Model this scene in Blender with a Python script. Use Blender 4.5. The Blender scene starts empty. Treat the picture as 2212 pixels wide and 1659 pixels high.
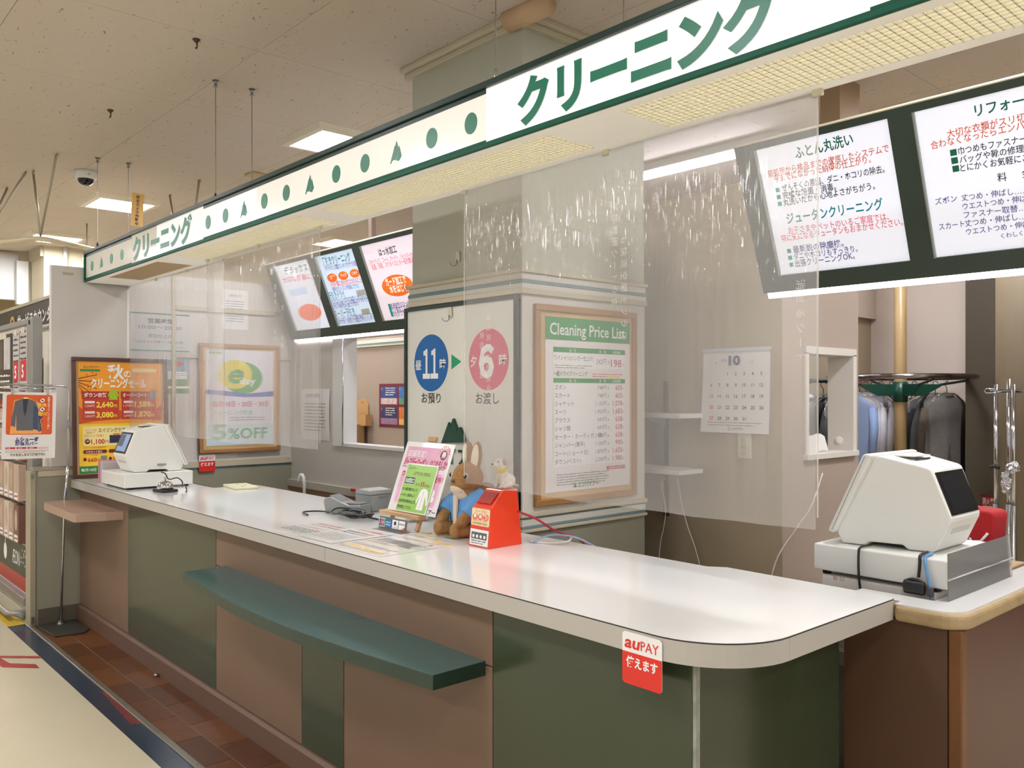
import bpy, bmesh, math, random
from mathutils import Matrix, Vector
random.seed(7)
SC = bpy.context.scene
COL = SC.collection
R = math.radians
# ------------------------------------------------------------------ camera, world, exposure
F = 1835.0; CX = 1106.0; YH = 850.0; CAMZ = 1.45; YAW = 138.2
cam = bpy.data.cameras.new('camera'); camo = bpy.data.objects.new('camera', cam); COL.objects.link(camo)
camo.location = (0, 0, CAMZ); camo.rotation_euler = (R(90), 0, R(YAW - 90))
cam.sensor_width = 36; cam.lens = 36 * F / 2212; cam.shift_y = (YH - 829.5) / 2212; cam.clip_start = .05
SC.camera = camo
w = bpy.data.worlds.new('store_ambient'); SC.world = w; w.use_nodes = True
w.node_tree.nodes['Background'].inputs[0].default_value = (.97, .975, 1, 1)
w.node_tree.nodes['Background'].inputs[1].default_value = .46
vs = SC.view_settings
vs.view_transform = 'Standard'; vs.look = 'None'; vs.gamma = 1; vs.use_curve_mapping = False; vs.exposure = 0.72
LAMP_W = 70.0           # watts of one recessed ceiling lamp
cy = SC.cycles; cy.max_bounces = 7; cy.diffuse_bounces = 3; cy.glossy_bounces = 3; cy.transmission_bounces = 4; cy.transparent_max_bounces = 10; cy.use_denoising = True; cy.caustics_reflective = False; cy.caustics_refractive = False; cy.sample_clamp_indirect = 6; cy.use_adaptive_sampling = True; cy.adaptive_threshold = .025
# ------------------------------------------------------------------ helpers
_A = R(YAW); _D = Vector((math.cos(_A), math.sin(_A), 0)); _Rt = Vector((math.sin(_A), -math.cos(_A), 0))
def ray(x, y): return _D + (x - CX) / F * _Rt + Vector((0, 0, (YH - y) / F))
def onz(x, y, z): r = ray(x, y); return Vector((0, 0, CAMZ)) + r * ((z - CAMZ) / r.z)
def ony(x, y, Y): r = ray(x, y); return Vector((0, 0, CAMZ)) + r * (Y / r.y)
def onx(x, y, X): r = ray(x, y); return Vector((0, 0, CAMZ)) + r * (X / r.x)
def lin(c):
    c = [v / 255 for v in c]
    return tuple((v / 12.92 if v <= .04045 else ((v + .055) / 1.055) ** 2.4) for v in c) + (1,)
MATS = {}
def mat(name, rgb, rough=.5, metal=0, em=0, var=0, vs_=6, bump=0, bs=60, coat=0, spec=.5, stretch=None, emc=None, alpha=1):
    if name in MATS: return MATS[name]
    m = bpy.data.materials.new(name); m.use_nodes = True; nt = m.node_tree; b = nt.nodes['Principled BSDF']
    b.inputs['Base Color'].default_value = lin(rgb); b.inputs['Roughness'].default_value = rough
    b.inputs['Metallic'].default_value = metal; b.inputs['Coat Weight'].default_value = coat
    b.inputs['Coat Roughness'].default_value = .08; b.inputs['Specular IOR Level'].default_value = spec
    b.inputs['Alpha'].default_value = alpha
    if em:
        b.inputs['Emission Color'].default_value = lin(emc or rgb); b.inputs['Emission Strength'].default_value = em
    if var or bump:
        tc = nt.nodes.new('ShaderNodeTexCoord'); mp = nt.nodes.new('ShaderNodeMapping')
        nt.links.new(tc.outputs['Object'], mp.inputs[0])
        if stretch: mp.inputs['Scale'].default_value = stretch
        if var:
            n = nt.nodes.new('ShaderNodeTexNoise'); n.inputs['Scale'].default_value = vs_; n.inputs['Detail'].default_value = 6
            nt.links.new(mp.outputs[0], n.inputs[0])
            mx = nt.nodes.new('ShaderNodeMix'); mx.data_type = 'RGBA'
            c = lin(rgb)
            mx.inputs[6].default_value = tuple(v * (1 - var) for v in c[:3]) + (1,)
            mx.inputs[7].default_value = tuple(min(1, v * (1 + var)) for v in c[:3]) + (1,)
            nt.links.new(n.outputs[0], mx.inputs[0]); nt.links.new(mx.outputs[2], b.inputs['Base Color'])
        if bump:
            n = nt.nodes.new('ShaderNodeTexNoise'); n.inputs['Scale'].default_value = bs; n.inputs['Detail'].default_value = 4
            nt.links.new(mp.outputs[0], n.inputs[0])
            bp = nt.nodes.new('ShaderNodeBump'); bp.inputs['Strength'].default_value = bump; bp.inputs['Distance'].default_value = .01
            nt.links.new(n.outputs[0], bp.inputs['Height']); nt.links.new(bp.outputs[0], b.inputs['Normal'])
    MATS[name] = m
    return m
MW = {}
def thing(name, label, cat, loc=(0, 0, 0), rot=(0, 0, 0), group=None, M=None, kind=None):
    o = bpy.data.objects.new(name, None); COL.objects.link(o); o.empty_display_size = .05
    if M is None:
        from mathutils import Euler
        M = Matrix.Translation(Vector(loc)) @ Euler(rot).to_matrix().to_4x4()
    o.matrix_world = M; MW[o.name] = M.copy()
    tag(o, label, cat, group, kind)
    return o
def tag(o, label=None, cat=None, group=None, kind=None):
    if label: o['label'] = label
    if cat: o['category'] = cat
    if group: o['group'] = group
    if kind: o['kind'] = kind
    return o
class MB:
    def __init__(s): s.v = []; s.f = []
    def add(s, vs, fs):
        n = len(s.v); s.v += [Vector(p) for p in vs]; s.f += [tuple(i + n for i in f) for f in fs]; return s
    def box(s, x0, x1, y0, y1, z0, z1):
        return s.add([(x0, y0, z0), (x1, y0, z0), (x1, y1, z0), (x0, y1, z0), (x0, y0, z1), (x1, y0, z1), (x1, y1, z1), (x0, y1, z1)],
                     [(3, 2, 1, 0), (4, 5, 6, 7), (0, 1, 5, 4), (1, 2, 6, 5), (2, 3, 7, 6), (3, 0, 4, 7)])
    def obox(s, c, size, M=None):
        a, b, d = [q / 2 for q in size]; m = MB().box(-a, a, -b, b, -d, d)
        M = (Matrix.Translation(Vector(c)) @ (M.to_4x4() if M else Matrix()))
        return s.add([M @ p for p in m.v], m.f)
    def prism(s, poly, axis, d0, d1):
        # poly: list of 2-D points; axis 'z': (x,y), 'y': (x,z), 'x': (y,z)
        def P(a, b, d): return {'z': (a, b, d), 'y': (a, d, b), 'x': (d, a, b)}[axis]
        n = len(poly)
        return s.add([P(a, b, d0) for a, b in poly] + [P(a, b, d1) for a, b in poly],
                     [tuple(range(n - 1, -1, -1)), tuple(range(n, 2 * n))] + [(i, (i + 1) % n, n + (i + 1) % n, n + i) for i in range(n)])
    def tube(s, pts, r, n=8, closed=False, caps=True):
        pts = [Vector(p) for p in pts]; k = len(pts); rings = []
        up = None
        for i, p in enumerate(pts):
            if closed: t = pts[(i + 1) % k] - pts[i - 1]
            else: t = pts[min(i + 1, k - 1)] - pts[max(i - 1, 0)]
            t.normalize()
            if up is None: up = t.orthogonal().normalized()
            else:
                up = up - t * up.dot(t)
                up = up.normalized() if up.length > 1e-6 else t.orthogonal().normalized()
            b = t.cross(up); rr = r[i] if isinstance(r, (list, tuple)) else r
            rings.append([p + (up * math.cos(a) + b * math.sin(a)) * rr for a in [2 * math.pi * j / n for j in range(n)]])
        fs = []
        for i in range(k if closed else k - 1):
            i2 = (i + 1) % k
            for j in range(n): fs.append((i * n + j, i * n + (j + 1) % n, i2 * n + (j + 1) % n, i2 * n + j))
        if caps and not closed: fs += [tuple(range(n - 1, -1, -1)), tuple((k - 1) * n + j for j in range(n))]
        return s.add([p for q in rings for p in q], fs)
    def lathe(s, prof, n=24, c=(0, 0, 0), M=None):
        vs = []; fs = []; k = len(prof); M = M or Matrix()
        for r, z in prof:
            for j in range(n):
                a = 2 * math.pi * j / n; vs.append(Vector(c) + (M @ Vector((r * math.cos(a), r * math.sin(a), z))))
        for i in range(k - 1):
            for j in range(n): fs.append((i * n + j, i * n + (j + 1) % n, (i + 1) * n + (j + 1) % n, (i + 1) * n + j))
        fs += [tuple(range(n - 1, -1, -1)), tuple((k - 1) * n + j for j in range(n))]
        return s.add(vs, fs)
    def ell(s, c, rad, M=None, nu=16, nv=10):
        vs = []; fs = []; M = M.to_3x3() if M else Matrix.Identity(3)
        for i in range(1, nv):
            t = math.pi * i / nv
            for j in range(nu):
                a = 2 * math.pi * j / nu
                vs.append(Vector(c) + M @ Vector((rad[0] * math.sin(t) * math.cos(a), rad[1] * math.sin(t) * math.sin(a), rad[2] * math.cos(t))))
        top = len(vs); vs.append(Vector(c) + M @ Vector((0, 0, rad[2]))); vs.append(Vector(c) + M @ Vector((0, 0, -rad[2])))
        for i in range(nv - 2):
            for j in range(nu): fs.append((i * nu + j, (i + 1) * nu + j, (i + 1) * nu + (j + 1) % nu, i * nu + (j + 1) % nu))
        for j in range(nu):
            fs.append((top, j, (j + 1) % nu)); fs.append((top + 1, (nv - 2) * nu + (j + 1) % nu, (nv - 2) * nu + j))
        return s.add(vs, fs)
    def surf(s, fn, nu, nv):
        vs = [fn(i / nu, j / nv) for j in range(nv + 1) for i in range(nu + 1)]
        return s.add(vs, [(j * (nu + 1) + i, j * (nu + 1) + i + 1, (j + 1) * (nu + 1) + i + 1, (j + 1) * (nu + 1) + i) for j in range(nv) for i in range(nu)])
    def build(s, name, m, parent=None, world=True, smooth=False, bevel=0, seg=2, angle=35):
        vs = s.v
        if parent is not None and world:
            Mi = MW[parent.name].inverted(); vs = [Mi @ p for p in vs]
        me = bpy.data.meshes.new(name); me.from_pydata([tuple(p) for p in vs], [], s.f); me.update()
        o = bpy.data.objects.new(name, me); COL.objects.link(o); me.materials.append(m)
        if parent is not None: o.parent = parent; MW[o.name] = MW[parent.name]
        else: MW[o.name] = Matrix()
        if smooth:
            for p in me.polygons: p.use_smooth = True
        if bevel:
            b = o.modifiers.new('bevel', 'BEVEL'); b.width = bevel; b.segments = seg; b.limit_method = 'ANGLE'; b.angle_limit = R(angle); b.harden_normals = False
        return o
def origin_to(o, c):
    """move a one-mesh thing's origin to c (world) keeping its geometry"""
    c = Vector(c)
    for v in o.data.vertices: v.co -= c
    o.location = c; MW[o.name] = Matrix.Translation(c)
    return o
def solo(mb, name, m, label, cat, group=None, kind=None, **k):
    """a thing that is one mesh; origin at its base centre"""
    o = mb.build(name, m, None, **k)
    xs = [p.x for p in mb.v]; ys = [p.y for p in mb.v]; zs = [p.z for p in mb.v]
    origin_to(o, ((min(xs) + max(xs)) / 2, (min(ys) + max(ys)) / 2, min(zs)))
    return tag(o, label, cat, group, kind)
def struct(mb, name, m, **k):
    o = mb.build(name, m, None, **k); o['kind'] = 'structure'; return o
def copy_tree(o, M=None, parent=None):
    c = o.copy(); COL.objects.link(c)
    if parent is not None: c.parent = parent; MW[c.name] = MW[parent.name]
    if M is not None: c.matrix_world = M; MW[c.name] = M.copy()
    for ch in [x for x in bpy.data.objects if x.parent == o]: copy_tree(ch, None, c)
    return c
# frames of flat things: local x to the reader's side, y up, z out of the face
def face_front(x, y, z): return Matrix.Translation((x, y, z)) @ Matrix.Rotation(R(90), 4, 'X')
def face_side(x, y, z): return Matrix.Translation((x, y, z)) @ Matrix.Rotation(R(90), 4, 'Z') @ Matrix.Rotation(R(90), 4, 'X')
def face_up(x, y, z, a=0): return Matrix.Translation((x, y, z)) @ Matrix.Rotation(R(a), 4, 'Z')
def local(M, px, py):
    """where the sight line through a photograph point meets the plane of frame M, in M's own x, y"""
    n = M.to_3x3() @ Vector((0, 0, 1)); p0 = M.translation; r = ray(px, py); c = Vector((0, 0, CAMZ))
    t = (p0 - c).dot(n) / r.dot(n); q = M.inverted() @ (c + r * t)
    return q.x, q.y
# ------------------------------------------------------------------ print (flat lettering and shapes)
_TC = {}
def glyphs(body, bold=0, res=2):
    k = (body, bold, res)
    if k in _TC: return _TC[k]
    c = bpy.data.curves.new('t', 'FONT'); c.body = body; c.resolution_u = res; c.offset = bold; c.fill_mode = 'BOTH'
    o = bpy.data.objects.new('t', c); COL.objects.link(o)
    me = o.to_mesh(); v = [(p.co.x, p.co.y) for p in me.vertices]; f = [tuple(p.vertices) for p in me.polygons]
    o.to_mesh_clear(); bpy.data.objects.remove(o); bpy.data.curves.remove(c)
    if not v: v = [(0, 0), (1, 0), (1, 1)]; f = []
    _TC[k] = (v, f, min(p[0] for p in v), max(p[0] for p in v), min(p[1] for p in v), max(p[1] for p in v))
    return _TC[k]
class Print:
    def __init__(s, parent, z=.0006, step=.0003): s.p = parent; s.M = MW[parent.name]; s.z = z; s.step = step; s.b = {}; s.layer = 0; s.n = 0; s.hold = False
    def up(s): s.layer += 1
    def _g(s, m, kind):
        k = (m.name, s.layer, kind)
        if k not in s.b: s.b[k] = (MB(), m)
        return s.b[k][0]
    def put(s, m, vs, fs, kind='printed_shape'):
        s.n += 0 if s.hold else 1
        z = s.z + s.step * s.layer + s.n * 1.2e-5
        s._g(m, kind).add([(x, y, z) for x, y in vs], fs)
    def poly(s, m, pts): s.put(m, pts, [tuple(range(len(pts)))])
    def rect(s, m, x0, y0, x1, y1): s.poly(m, [(x0, y0), (x1, y0), (x1, y1), (x0, y1)])
    def ell(s, m, x, y, rx, ry, n=32): s.poly(m, [(x + rx * math.cos(2 * math.pi * i / n), y + ry * math.sin(2 * math.pi * i / n)) for i in range(n)])
    def rrect(s, m, x0, y0, x1, y1, r):
        pts = []
        for cx, cy, a0 in ((x1 - r, y0 + r, -90), (x1 - r, y1 - r, 0), (x0 + r, y1 - r, 90), (x0 + r, y0 + r, 180)):
            pts += [(cx + r * math.cos(R(a0 + 18 * i)), cy + r * math.sin(R(a0 + 18 * i))) for i in range(6)]
        s.poly(m, pts)
    def text(s, m, body, x, y, h, w=None, align='L', bold=0, rot=0, slant=0):
        """baseline start x, y; h = em height; w = fitted width"""
        v, f, a, b, c, d = glyphs(body, bold)
        sx = h if w is None else w / max(b - a, 1e-6)
        off = {'L': -a * sx, 'C': -(a + b) / 2 * sx, 'R': -b * sx}[align]
        ca, sa = math.cos(R(rot)), math.sin(R(rot)); out = []
        for px, py in v:
            qx = px * sx + off + slant * py * h; qy = py * h
            out.append((x + qx * ca - qy * sa, y + qx * sa + qy * ca))
        s.put(m, out, f, 'printed_text')
    def vtext(s, m, body, x, y, h, bold=0, pitch=1.05):
        for i, ch in enumerate(body): s.text(m, ch, x, y - (i + 1) * h * pitch, h, None, 'C', bold)
    # placed by photograph points through the thing's own plane
    def L(s, p): return local(s.M, *p)
    def tl(s, m, body, a, b, hpx, bold=0, slant=0):
        x0, y0 = s.L(a); x1, y1 = s.L(b); xa, ya = s.L((a[0], a[1] - hpx)); h = math.hypot(xa - x0, ya - y0)
        s.text(m, body, x0, y0, h / .86, math.hypot(x1 - x0, y1 - y0), 'L', bold, math.degrees(math.atan2(y1 - y0, x1 - x0)), slant)
    def quad(s, m, *pts): s.poly(m, [s.L(p) for p in pts])
    def disc(s, m, c, rx, ry):
        x, y = s.L(c); a = s.L((c[0] + rx, c[1])); b = s.L((c[0], c[1] - ry)); s.ell(m, x, y, abs(a[0] - x), abs(b[1] - y))
    def lines(s, m, a, b, n, dy, th=.0025, seed=1):
        """rows of unreadable small print as thin strokes"""
        rd = random.Random(seed); x0, y0 = a; x1 = b; s.n += 1; s.hold = True
        for i in range(n):
            y = y0 - i * dy; x = x0; e = x1 - (rd.random() * .35 * (x1 - x0) if i == n - 1 else rd.random() * .08 * (x1 - x0))
            while x < e:
                q = min(e, x + th * (1.2 + 2.2 * rd.random())); s.rect(m, x, y, q, y + th * (.6 + .7 * rd.random())); x = q + th * .6
        s.hold = False
    def done(s):
        for (mn, ly, kind), (mb, m) in s.b.items(): mb.build(kind, m, s.p, world=False)['kind'] = 'stuff'
def Z(x0, y0, sc): return lambda x, y: (x0 + x / sc, y0 + y / sc)
# ------------------------------------------------------------------ common materials
WHITE_P = mat('white_plastic', (228, 227, 222), .35, bump=.02, bs=300)
OFFW = mat('ivory_plastic', (214, 206, 182), .4)
PAPER = mat('white_paper', (238, 236, 232), .6)
CHROME = mat('chrome', (205, 205, 208), .12, 1)
STEEL = mat('brushed_steel', (150, 148, 142), .35, 1)
BLACK = mat('black_plastic', (18, 18, 19), .35)
DGREEN = mat('dark_green_paint', (16, 66, 50), .35)
SGREEN = mat('sign_green', (0, 116, 88), .35)
GREY = mat('grey_plastic', (132, 134, 132), .45)
INK = mat('black_ink', (28, 26, 30), .6)
RED = mat('red_ink', (196, 40, 44), .6)
ORANGE = mat('orange_ink', (226, 112, 34), .6)
YEL = mat('yellow_ink', (246, 214, 60), .6)
WINK = mat('white_ink', (244, 242, 238), .6)
GRINK = mat('green_ink', (30, 138, 70), .6)
NAVY = mat('navy_ink', (34, 44, 110), .6)
GINK = mat('grey_ink', (120, 118, 118), .6)
WOOD = mat('pale_wood', (196, 154, 104), .45, var=.12, vs_=14, stretch=(1, 1, 8))
# ================================================================== THE SETTING
CEIL = 2.97
M_floor = mat('cream_vinyl_floor', (218, 207, 178), .22, var=.05, vs_=3, coat=.25)
M_wall = mat('white_wall', (208, 202, 194), .6, bump=.04, bs=220)
M_wallp = mat('grey_green_wallpaper', (186, 186, 168), .65, bump=.12, bs=400, stretch=(1, 1, .06))
M_wallc = mat('cream_wallpaper', (212, 207, 194), .65, bump=.05, bs=300)
M_beige = mat('beige_wallpaper', (180, 164, 138), .7, bump=.06, bs=260, var=.04)
M_mauve = mat('mauve_grey_wallpaper', (168, 152, 138), .7, bump=.06, bs=260)
M_dado = mat('olive_grey_board', (146, 143, 124), .5, var=.06, vs_=4)
M_far = mat('pink_beige_wall', (216, 200, 186), .7)
M_trim = mat('cream_trim', (196, 186, 160), .45)
M_blueline = mat('blue_stripe', (112, 138, 142), .6)
M_tan = mat('tan_wall', (190, 170, 128), .6)
def ceiling_material():
    m = mat('pitted_ceiling_board', (208, 195, 181), .8)
    nt = m.node_tree; b = nt.nodes['Principled BSDF']; tc = nt.nodes.new('ShaderNodeTexCoord')
    mp = nt.nodes.new('ShaderNodeMapping'); mp.inputs['Scale'].default_value = (1, 2.6, 1); mp.inputs['Rotation'].default_value = (0, 0, .5)
    g = nt.nodes.new('ShaderNodeNewGeometry'); nt.links.new(g.outputs['Position'], mp.inputs[0])
    n = nt.nodes.new('ShaderNodeTexNoise'); n.inputs['Scale'].default_value = 26; n.inputs['Detail'].default_value = 3; n.inputs['Distortion'].default_value = 1.2
    nt.links.new(mp.outputs[0], n.inputs[0])
    r = nt.nodes.new('ShaderNodeValToRGB'); r.color_ramp.elements[0].position = .295; r.color_ramp.elements[1].position = .33
    r.color_ramp.elements[0].color = lin((140, 128, 112)); r.color_ramp.elements[1].color = lin((208, 195, 181))
    nt.links.new(n.outputs[0], r.inputs[0]); nt.links.new(r.outputs[0], b.inputs['Base Color'])
    bp = nt.nodes.new('ShaderNodeBump'); bp.inputs['Strength'].default_value = .3; bp.inputs['Distance'].default_value = .004
    nt.links.new(r.outputs[0], bp.inputs['Height']); nt.links.new(bp.outputs[0], b.inputs['Normal'])
    return m
M_ceil = ceiling_material()
# ---- floor
fl = struct(MB().box(-14, 5, -6, 9, -.12, 0), 'floor', M_floor); MW[fl.name] = Matrix()
MB().box(-6.02, 1.2, 1.18, 1.276, 0, .0015).build('border_strip', mat('navy_floor_strip', (34, 52, 72), .25, var=.12, vs_=9, coat=.2), fl)
MB().box(-7.4, -6.02, 1.18, 1.28, 0, .0016).build('border_strip', mat('yellow_floor_strip', (214, 178, 44), .4, var=.1, vs_=8), fl)
MB().prism([(-5.95, 1.274), (1.2, 1.274), (1.2, 1.304), (-5.95, 1.304)], 'z', 0, .007).build('edge_trim', mat('worn_aluminium', (158, 152, 140), .35, .8, var=.15, vs_=12), fl, bevel=.004)
for sx in range(12): MB().lathe([(.0045, .0), (.0045, .0012)], 10, (-5.8 + sx * .42, 1.289, .007)).build('trim_screw', STEEL, fl)
TILE = [mat('brown_floor_tile', (96, 54, 22), .38, var=.4, vs_=9, stretch=(1, 3, 1)), mat('amber_floor_tile', (106, 62, 27), .38, var=.35, vs_=9, stretch=(3, 1, 1)),
        mat('dark_brown_floor_tile', (86, 47, 19), .38, var=.4, vs_=8)]
tm = {}
for row, (y0, y1) in enumerate(((1.305, 1.42), (1.422, 1.572))):
    for i in range(24):
        x0 = -5.95 + i * .3 - (.15 if row else 0)
        mi = (i * 7 + row * 5) % 3
        k = (row, mi)
        if k not in tm:
            o = MB().box(-.1488, .1488, y0, y1, 0, .003).build('floor_tile', TILE[mi], fl, bevel=.001, seg=1); tm[k] = o
        else:
            o = tm[k].copy(); COL.objects.link(o); o.parent = fl
        o.location.x = x0 + .15
tape = mat('red_tape', (168, 52, 44), .45)
MB().add([(-5.46, .94, .0012), (-5.42, .93, .0012), (-5.18, 1.178, .0012), (-5.235, 1.178, .0012)], [(0, 1, 2, 3)]).build('marking_tape', tape, fl)
MB().add([(-5.44, .97, .0013), (-5.15, .985, .0013), (-5.0, 1.13, .0013), (-5.09, 1.13, .0013), (-5.2, 1.03, .0013), (-5.44, 1.0, .0013)], [(0, 1, 2, 3, 4, 5)]).build('marking_tape', tape, fl)
MB().add([(-4.42, 1.262, .0018), (-4.38, 1.276, .0018), (-3.86, 1.276, .0018), (-3.88, 1.235, .0018)], [(0, 1, 2, 3)]).build('marking_tape', mat('worn_maroon_tape', (112, 44, 42), .5), fl)
# ---- ceiling of square boards
ce = struct(MB().box(-14, 5, -6, 9, CEIL + .006, CEIL + .1), 'ceiling', mat('dark_joint', (92, 84, 72), .8)); MW[ce.name] = Matrix()
proto = None
for i in range(-11, 10):
    for j in range(-7, 9):
        x = -3.56 + i * .91; y = .763 + j * .911
        if x < -14 or y < -6 or x > 4.1 or y > 8.1: continue
        if proto is None:
            proto = o = MB().box(.001, .909, .001, .910, CEIL, CEIL + .0058).build('ceiling_board', M_ceil, ce)
        else:
            o = proto.copy(); COL.objects.link(o); o.parent = ce
        o.location = (x, y, 0)
# ---- pillar
PX0, PX1, PY0, PY1 = -3.27, -2.51, 2.30, 3.06
pil = struct(MB().box(PX0, PX1, PY0, PY1, .93, CEIL), 'wall_pillar', M_wallp); MW[pil.name] = Matrix()
MB().box(PX0 - .004, PX1 + .004, PY0 - .004, PY1, .9, 1.85).build('wall_panel', M_wallc, pil)
MB().box(PX0 - .003, PX1 + .003, PY0 - .003, PY1, 0, .92).build('dado_panel', M_dado, pil)
def ring_moulding(name, z0, z1, out, m, parent, x0=PX0, x1=PX1, y0=PY0, y1=PY1, bevel=.004):
    return MB().prism([(x0 - out, y0 - out), (x1 + out, y0 - out), (x1 + out, y1), (x0 - out, y1)], 'z', z0, z1).build(name, m, parent, bevel=bevel)
ring_moulding('crown_moulding', CEIL - .03, CEIL + .004, .045, M_trim, pil, bevel=.01)
ring_moulding('crown_moulding', CEIL - .055, CEIL - .03, .028, M_trim, pil)
MB().tube([(PX1 - .05, PY0 - .03, CEIL - .02), (PX1 + .17, PY0 - .02, CEIL - .02)], .045, 14).build('duct_stub', mat('peach_pipe', (206, 172, 134), .5), pil, smooth=True)
for z0, z1, out, m in ((1.85, 1.872, .02, M_trim), (1.872, 1.893, .014, M_wallc), (1.893, 1.908, .016, M_blueline), (1.908, 1.935, .012, M_wallc), (1.935, 1.95, .024, M_trim),
                       (.892, .905, .02, M_trim), (.905, .916, .012, M_blueline), (.916, .945, .010, M_wallc), (.945, .953, .012, M_blueline), (.953, .97, .022, M_trim)):
    ring_moulding('moulding_strip', z0, z1, out, m, pil, bevel=.002)
# ---- partition beside the counter
WX = -5.93; WY0 = 1.405
wl = struct(MB().box(WX - .05, WX, WY0, 3.05, .987, 2.262).box(WX - .05, WX, 1.622, 3.05, 0, .987), 'wall_left', M_wall); MW[wl.name] = Matrix()
for z0, z1, d, m in ((.915, .93, .008, M_blueline), (.93, .972, .018, M_trim), (.972, .98, .01, M_wallc)): MB().box(WX, WX + d, 2.0, 3.05, z0, z1).build('rail', m, wl)
MB().box(WX, WX + .005, 1.6, 3.05, .1, .915).build('dado_panel', M_dado, wl)
MB().box(WX, WX + .014, 2.155, 2.18, .92, 2.262).build('corner_strip', M_trim, wl)
MB().box(WX, WX + .02, 2.18, 3.05, 2.03, 2.06).build('rail', M_trim, wl); MB().box(WX, WX + .016, 2.18, 3.05, 1.7, 1.722).build('rail', M_trim, wl)
MB().box(WX, WX + .001, 1.47, 1.535, 2.205, 2.223).build('tape_scrap', mat('old_tape', (176, 170, 146), .5), wl)
# low wall end that stands out past the partition
lw = struct(MB().box(-6.02, -5.932, 1.318, 1.62, .0, .965), 'wall_low', M_dado); MW[lw.name] = Matrix()
MB().box(-6.04, -5.92, 1.30, 1.62, .965, .985).build('ledge', mat('grey_ledge', (170, 164, 148), .4, .3), lw, bevel=.004)
MB().box(-6.035, -5.925, 1.283, 1.318, 0, .965).build('end_post', mat('painted_steel_post', (176, 168, 144), .4, .3, var=.06), lw, bevel=.004)
MB().box(-5.932, -5.923, 1.33, 1.62, 0, .1).build('baseboard', mat('grey_brown_base', (92, 84, 70), .5), lw)
MB().box(-5.932, -5.925, 1.33, 1.62, .93, .965).build('top_strip', M_trim, lw)
MB().box(-5.925, -5.917, 1.29, 1.305, .92, .945).build('latch', STEEL, lw); MB().box(-5.925, -5.913, 1.29, 1.305, .02, .06).build('latch', STEEL, lw)
# ---- back wall of the work area with a hatch
HX0, HX1, HZ0, HZ1 = -5.16, -3.75, 1.10, 1.835
BY = 3.05
wb = struct(MB().box(-5.95, HX0, BY, BY + .1, 0, 2.4).box(HX1, PX0 + .05, BY, BY + .1, 0, 2.4).box(HX0, HX1, BY, BY + .1, 0, HZ0).box(HX0, HX1, BY, BY + .1, HZ1, 2.4), 'wall_back', M_wall); MW[wb.name] = Matrix()
w1 = struct(MB().box(HX0 - .13, HX0 + .01, BY - .012, BY + .1, HZ0 - .015, HZ1 + .02).box(HX0, HX1, BY - .012, BY + .1, HZ0 - .015, HZ0 + .006).box(HX0, HX1, BY - .012, BY + .1, HZ1 - .004, HZ1 + .02), 'window_1', mat('white_jamb', (232, 230, 228), .4)); MW[w1.name] = Matrix()
MB().tube([(HX0 + .014, BY - .015, HZ0), (HX0 + .014, BY - .015, HZ1)], .005, 8).build('jamb_rail', CHROME, w1, smooth=True)
MB().box(-5.93, PX0, BY - .03, BY, .755, .805).build('ledge', mat('pale_edge_band', (196, 190, 178), .4), wb)
gp = mat('green_laminate', (64, 78, 56), .25, var=.05, vs_=2); bpn = mat('brown_laminate', (146, 112, 90), .42, var=.04, vs_=5, bump=.03, bs=400)
for i, (a, b) in enumerate(((-5.93, -4.86), (-4.86, -3.9), (-3.9, -3.27))): MB().box(a + .002, b - .002, BY - .018, BY, .05, .755).build('clad_panel', (bpn, gp, bpn)[i], wb)
# inner room seen through the hatch
wi = struct(MB().box(-9.2, -3.3, 4.75, 4.85, 0, 2.5), 'wall_inner', M_mauve); MW[wi.name] = Matrix()
for z0, z1, d, m in ((1.93, 1.945, .02, M_trim), (1.945, 1.965, .012, M_blueline), (1.965, 2.0, .014, M_wallc)): MB().box(-9.2, -3.3, 4.75 - d, 4.75, z0, z1).build('moulding_strip', m, wi)
# ---- walls beyond the pillar
wc = struct(MB().box(-3.25, -1.98, 3.35, 3.47, 0, 2.41), 'wall_center', M_beige); MW[wc.name] = Matrix()
OY0, OY1, OZ0, OZ1 = 3.56, 3.985, 1.17, 1.635
ws = struct(MB().box(-2.1, -1.978, 3.352, OY0, 0, 2.41).box(-2.1, -1.978, OY1, 4.05, 0, 2.41).box(-2.1, -1.978, OY0, OY1, 0, OZ0).box(-2.1, -1.978, OY0, OY1, OZ1, 2.41), 'wall_side', M_mauve); MW[ws.name] = Matrix()
MB().box(-2.075, -1.975, 3.86, 4.06, 2.41, CEIL).build('post', mat('tan_post', (164, 136, 104), .6), ws)
w2 = struct(MB().box(-2.1, -1.955, OY0 - .03, OY1 + .03, OZ0 - .02, OZ0 + .004).box(-2.1, -1.968, OY0 - .02, OY0 + .004, OZ0, OZ1).box(-2.1, -1.968, OY1 - .004, OY1 + .03, OZ0, OZ1).box(-2.1, -1.968, OY0 - .02, OY1 + .03, OZ1 - .004, OZ1 + .03), 'window_2', mat('white_gloss_frame', (218, 212, 202), .4)); MW[w2.name] = Matrix()
MB().lathe([(.02, 0), (.02, .006), (.012, .01)], 16, (-2.04, OY1 - .004, OZ0 + .05), Matrix.Rotation(R(90), 4, 'X')).build('screw_cap', WHITE_P, w2)
wf = struct(MB().box(-4.5, 4, 6.2, 6.35, 0, CEIL), 'wall_far', M_far); MW[wf.name] = Matrix()
MB().box(-3.4, -2.93, 5.98, 6.2, 0, 2.0).build('wall_return', M_beige, wf); MB().box(-3.4, -2.89, 5.9, 6.2, 2.0, CEIL).build('wall_return', M_far, wf)
wr = struct(MB().box(-2.16, 2.5, 5.9, 6.2, 0, CEIL), 'wall_recess', mat('shade_darkened_wall', (80, 70, 56), .7)); MW[wr.name] = Matrix()  # wall stands in shadow; that shade is put into its dark colour
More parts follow.
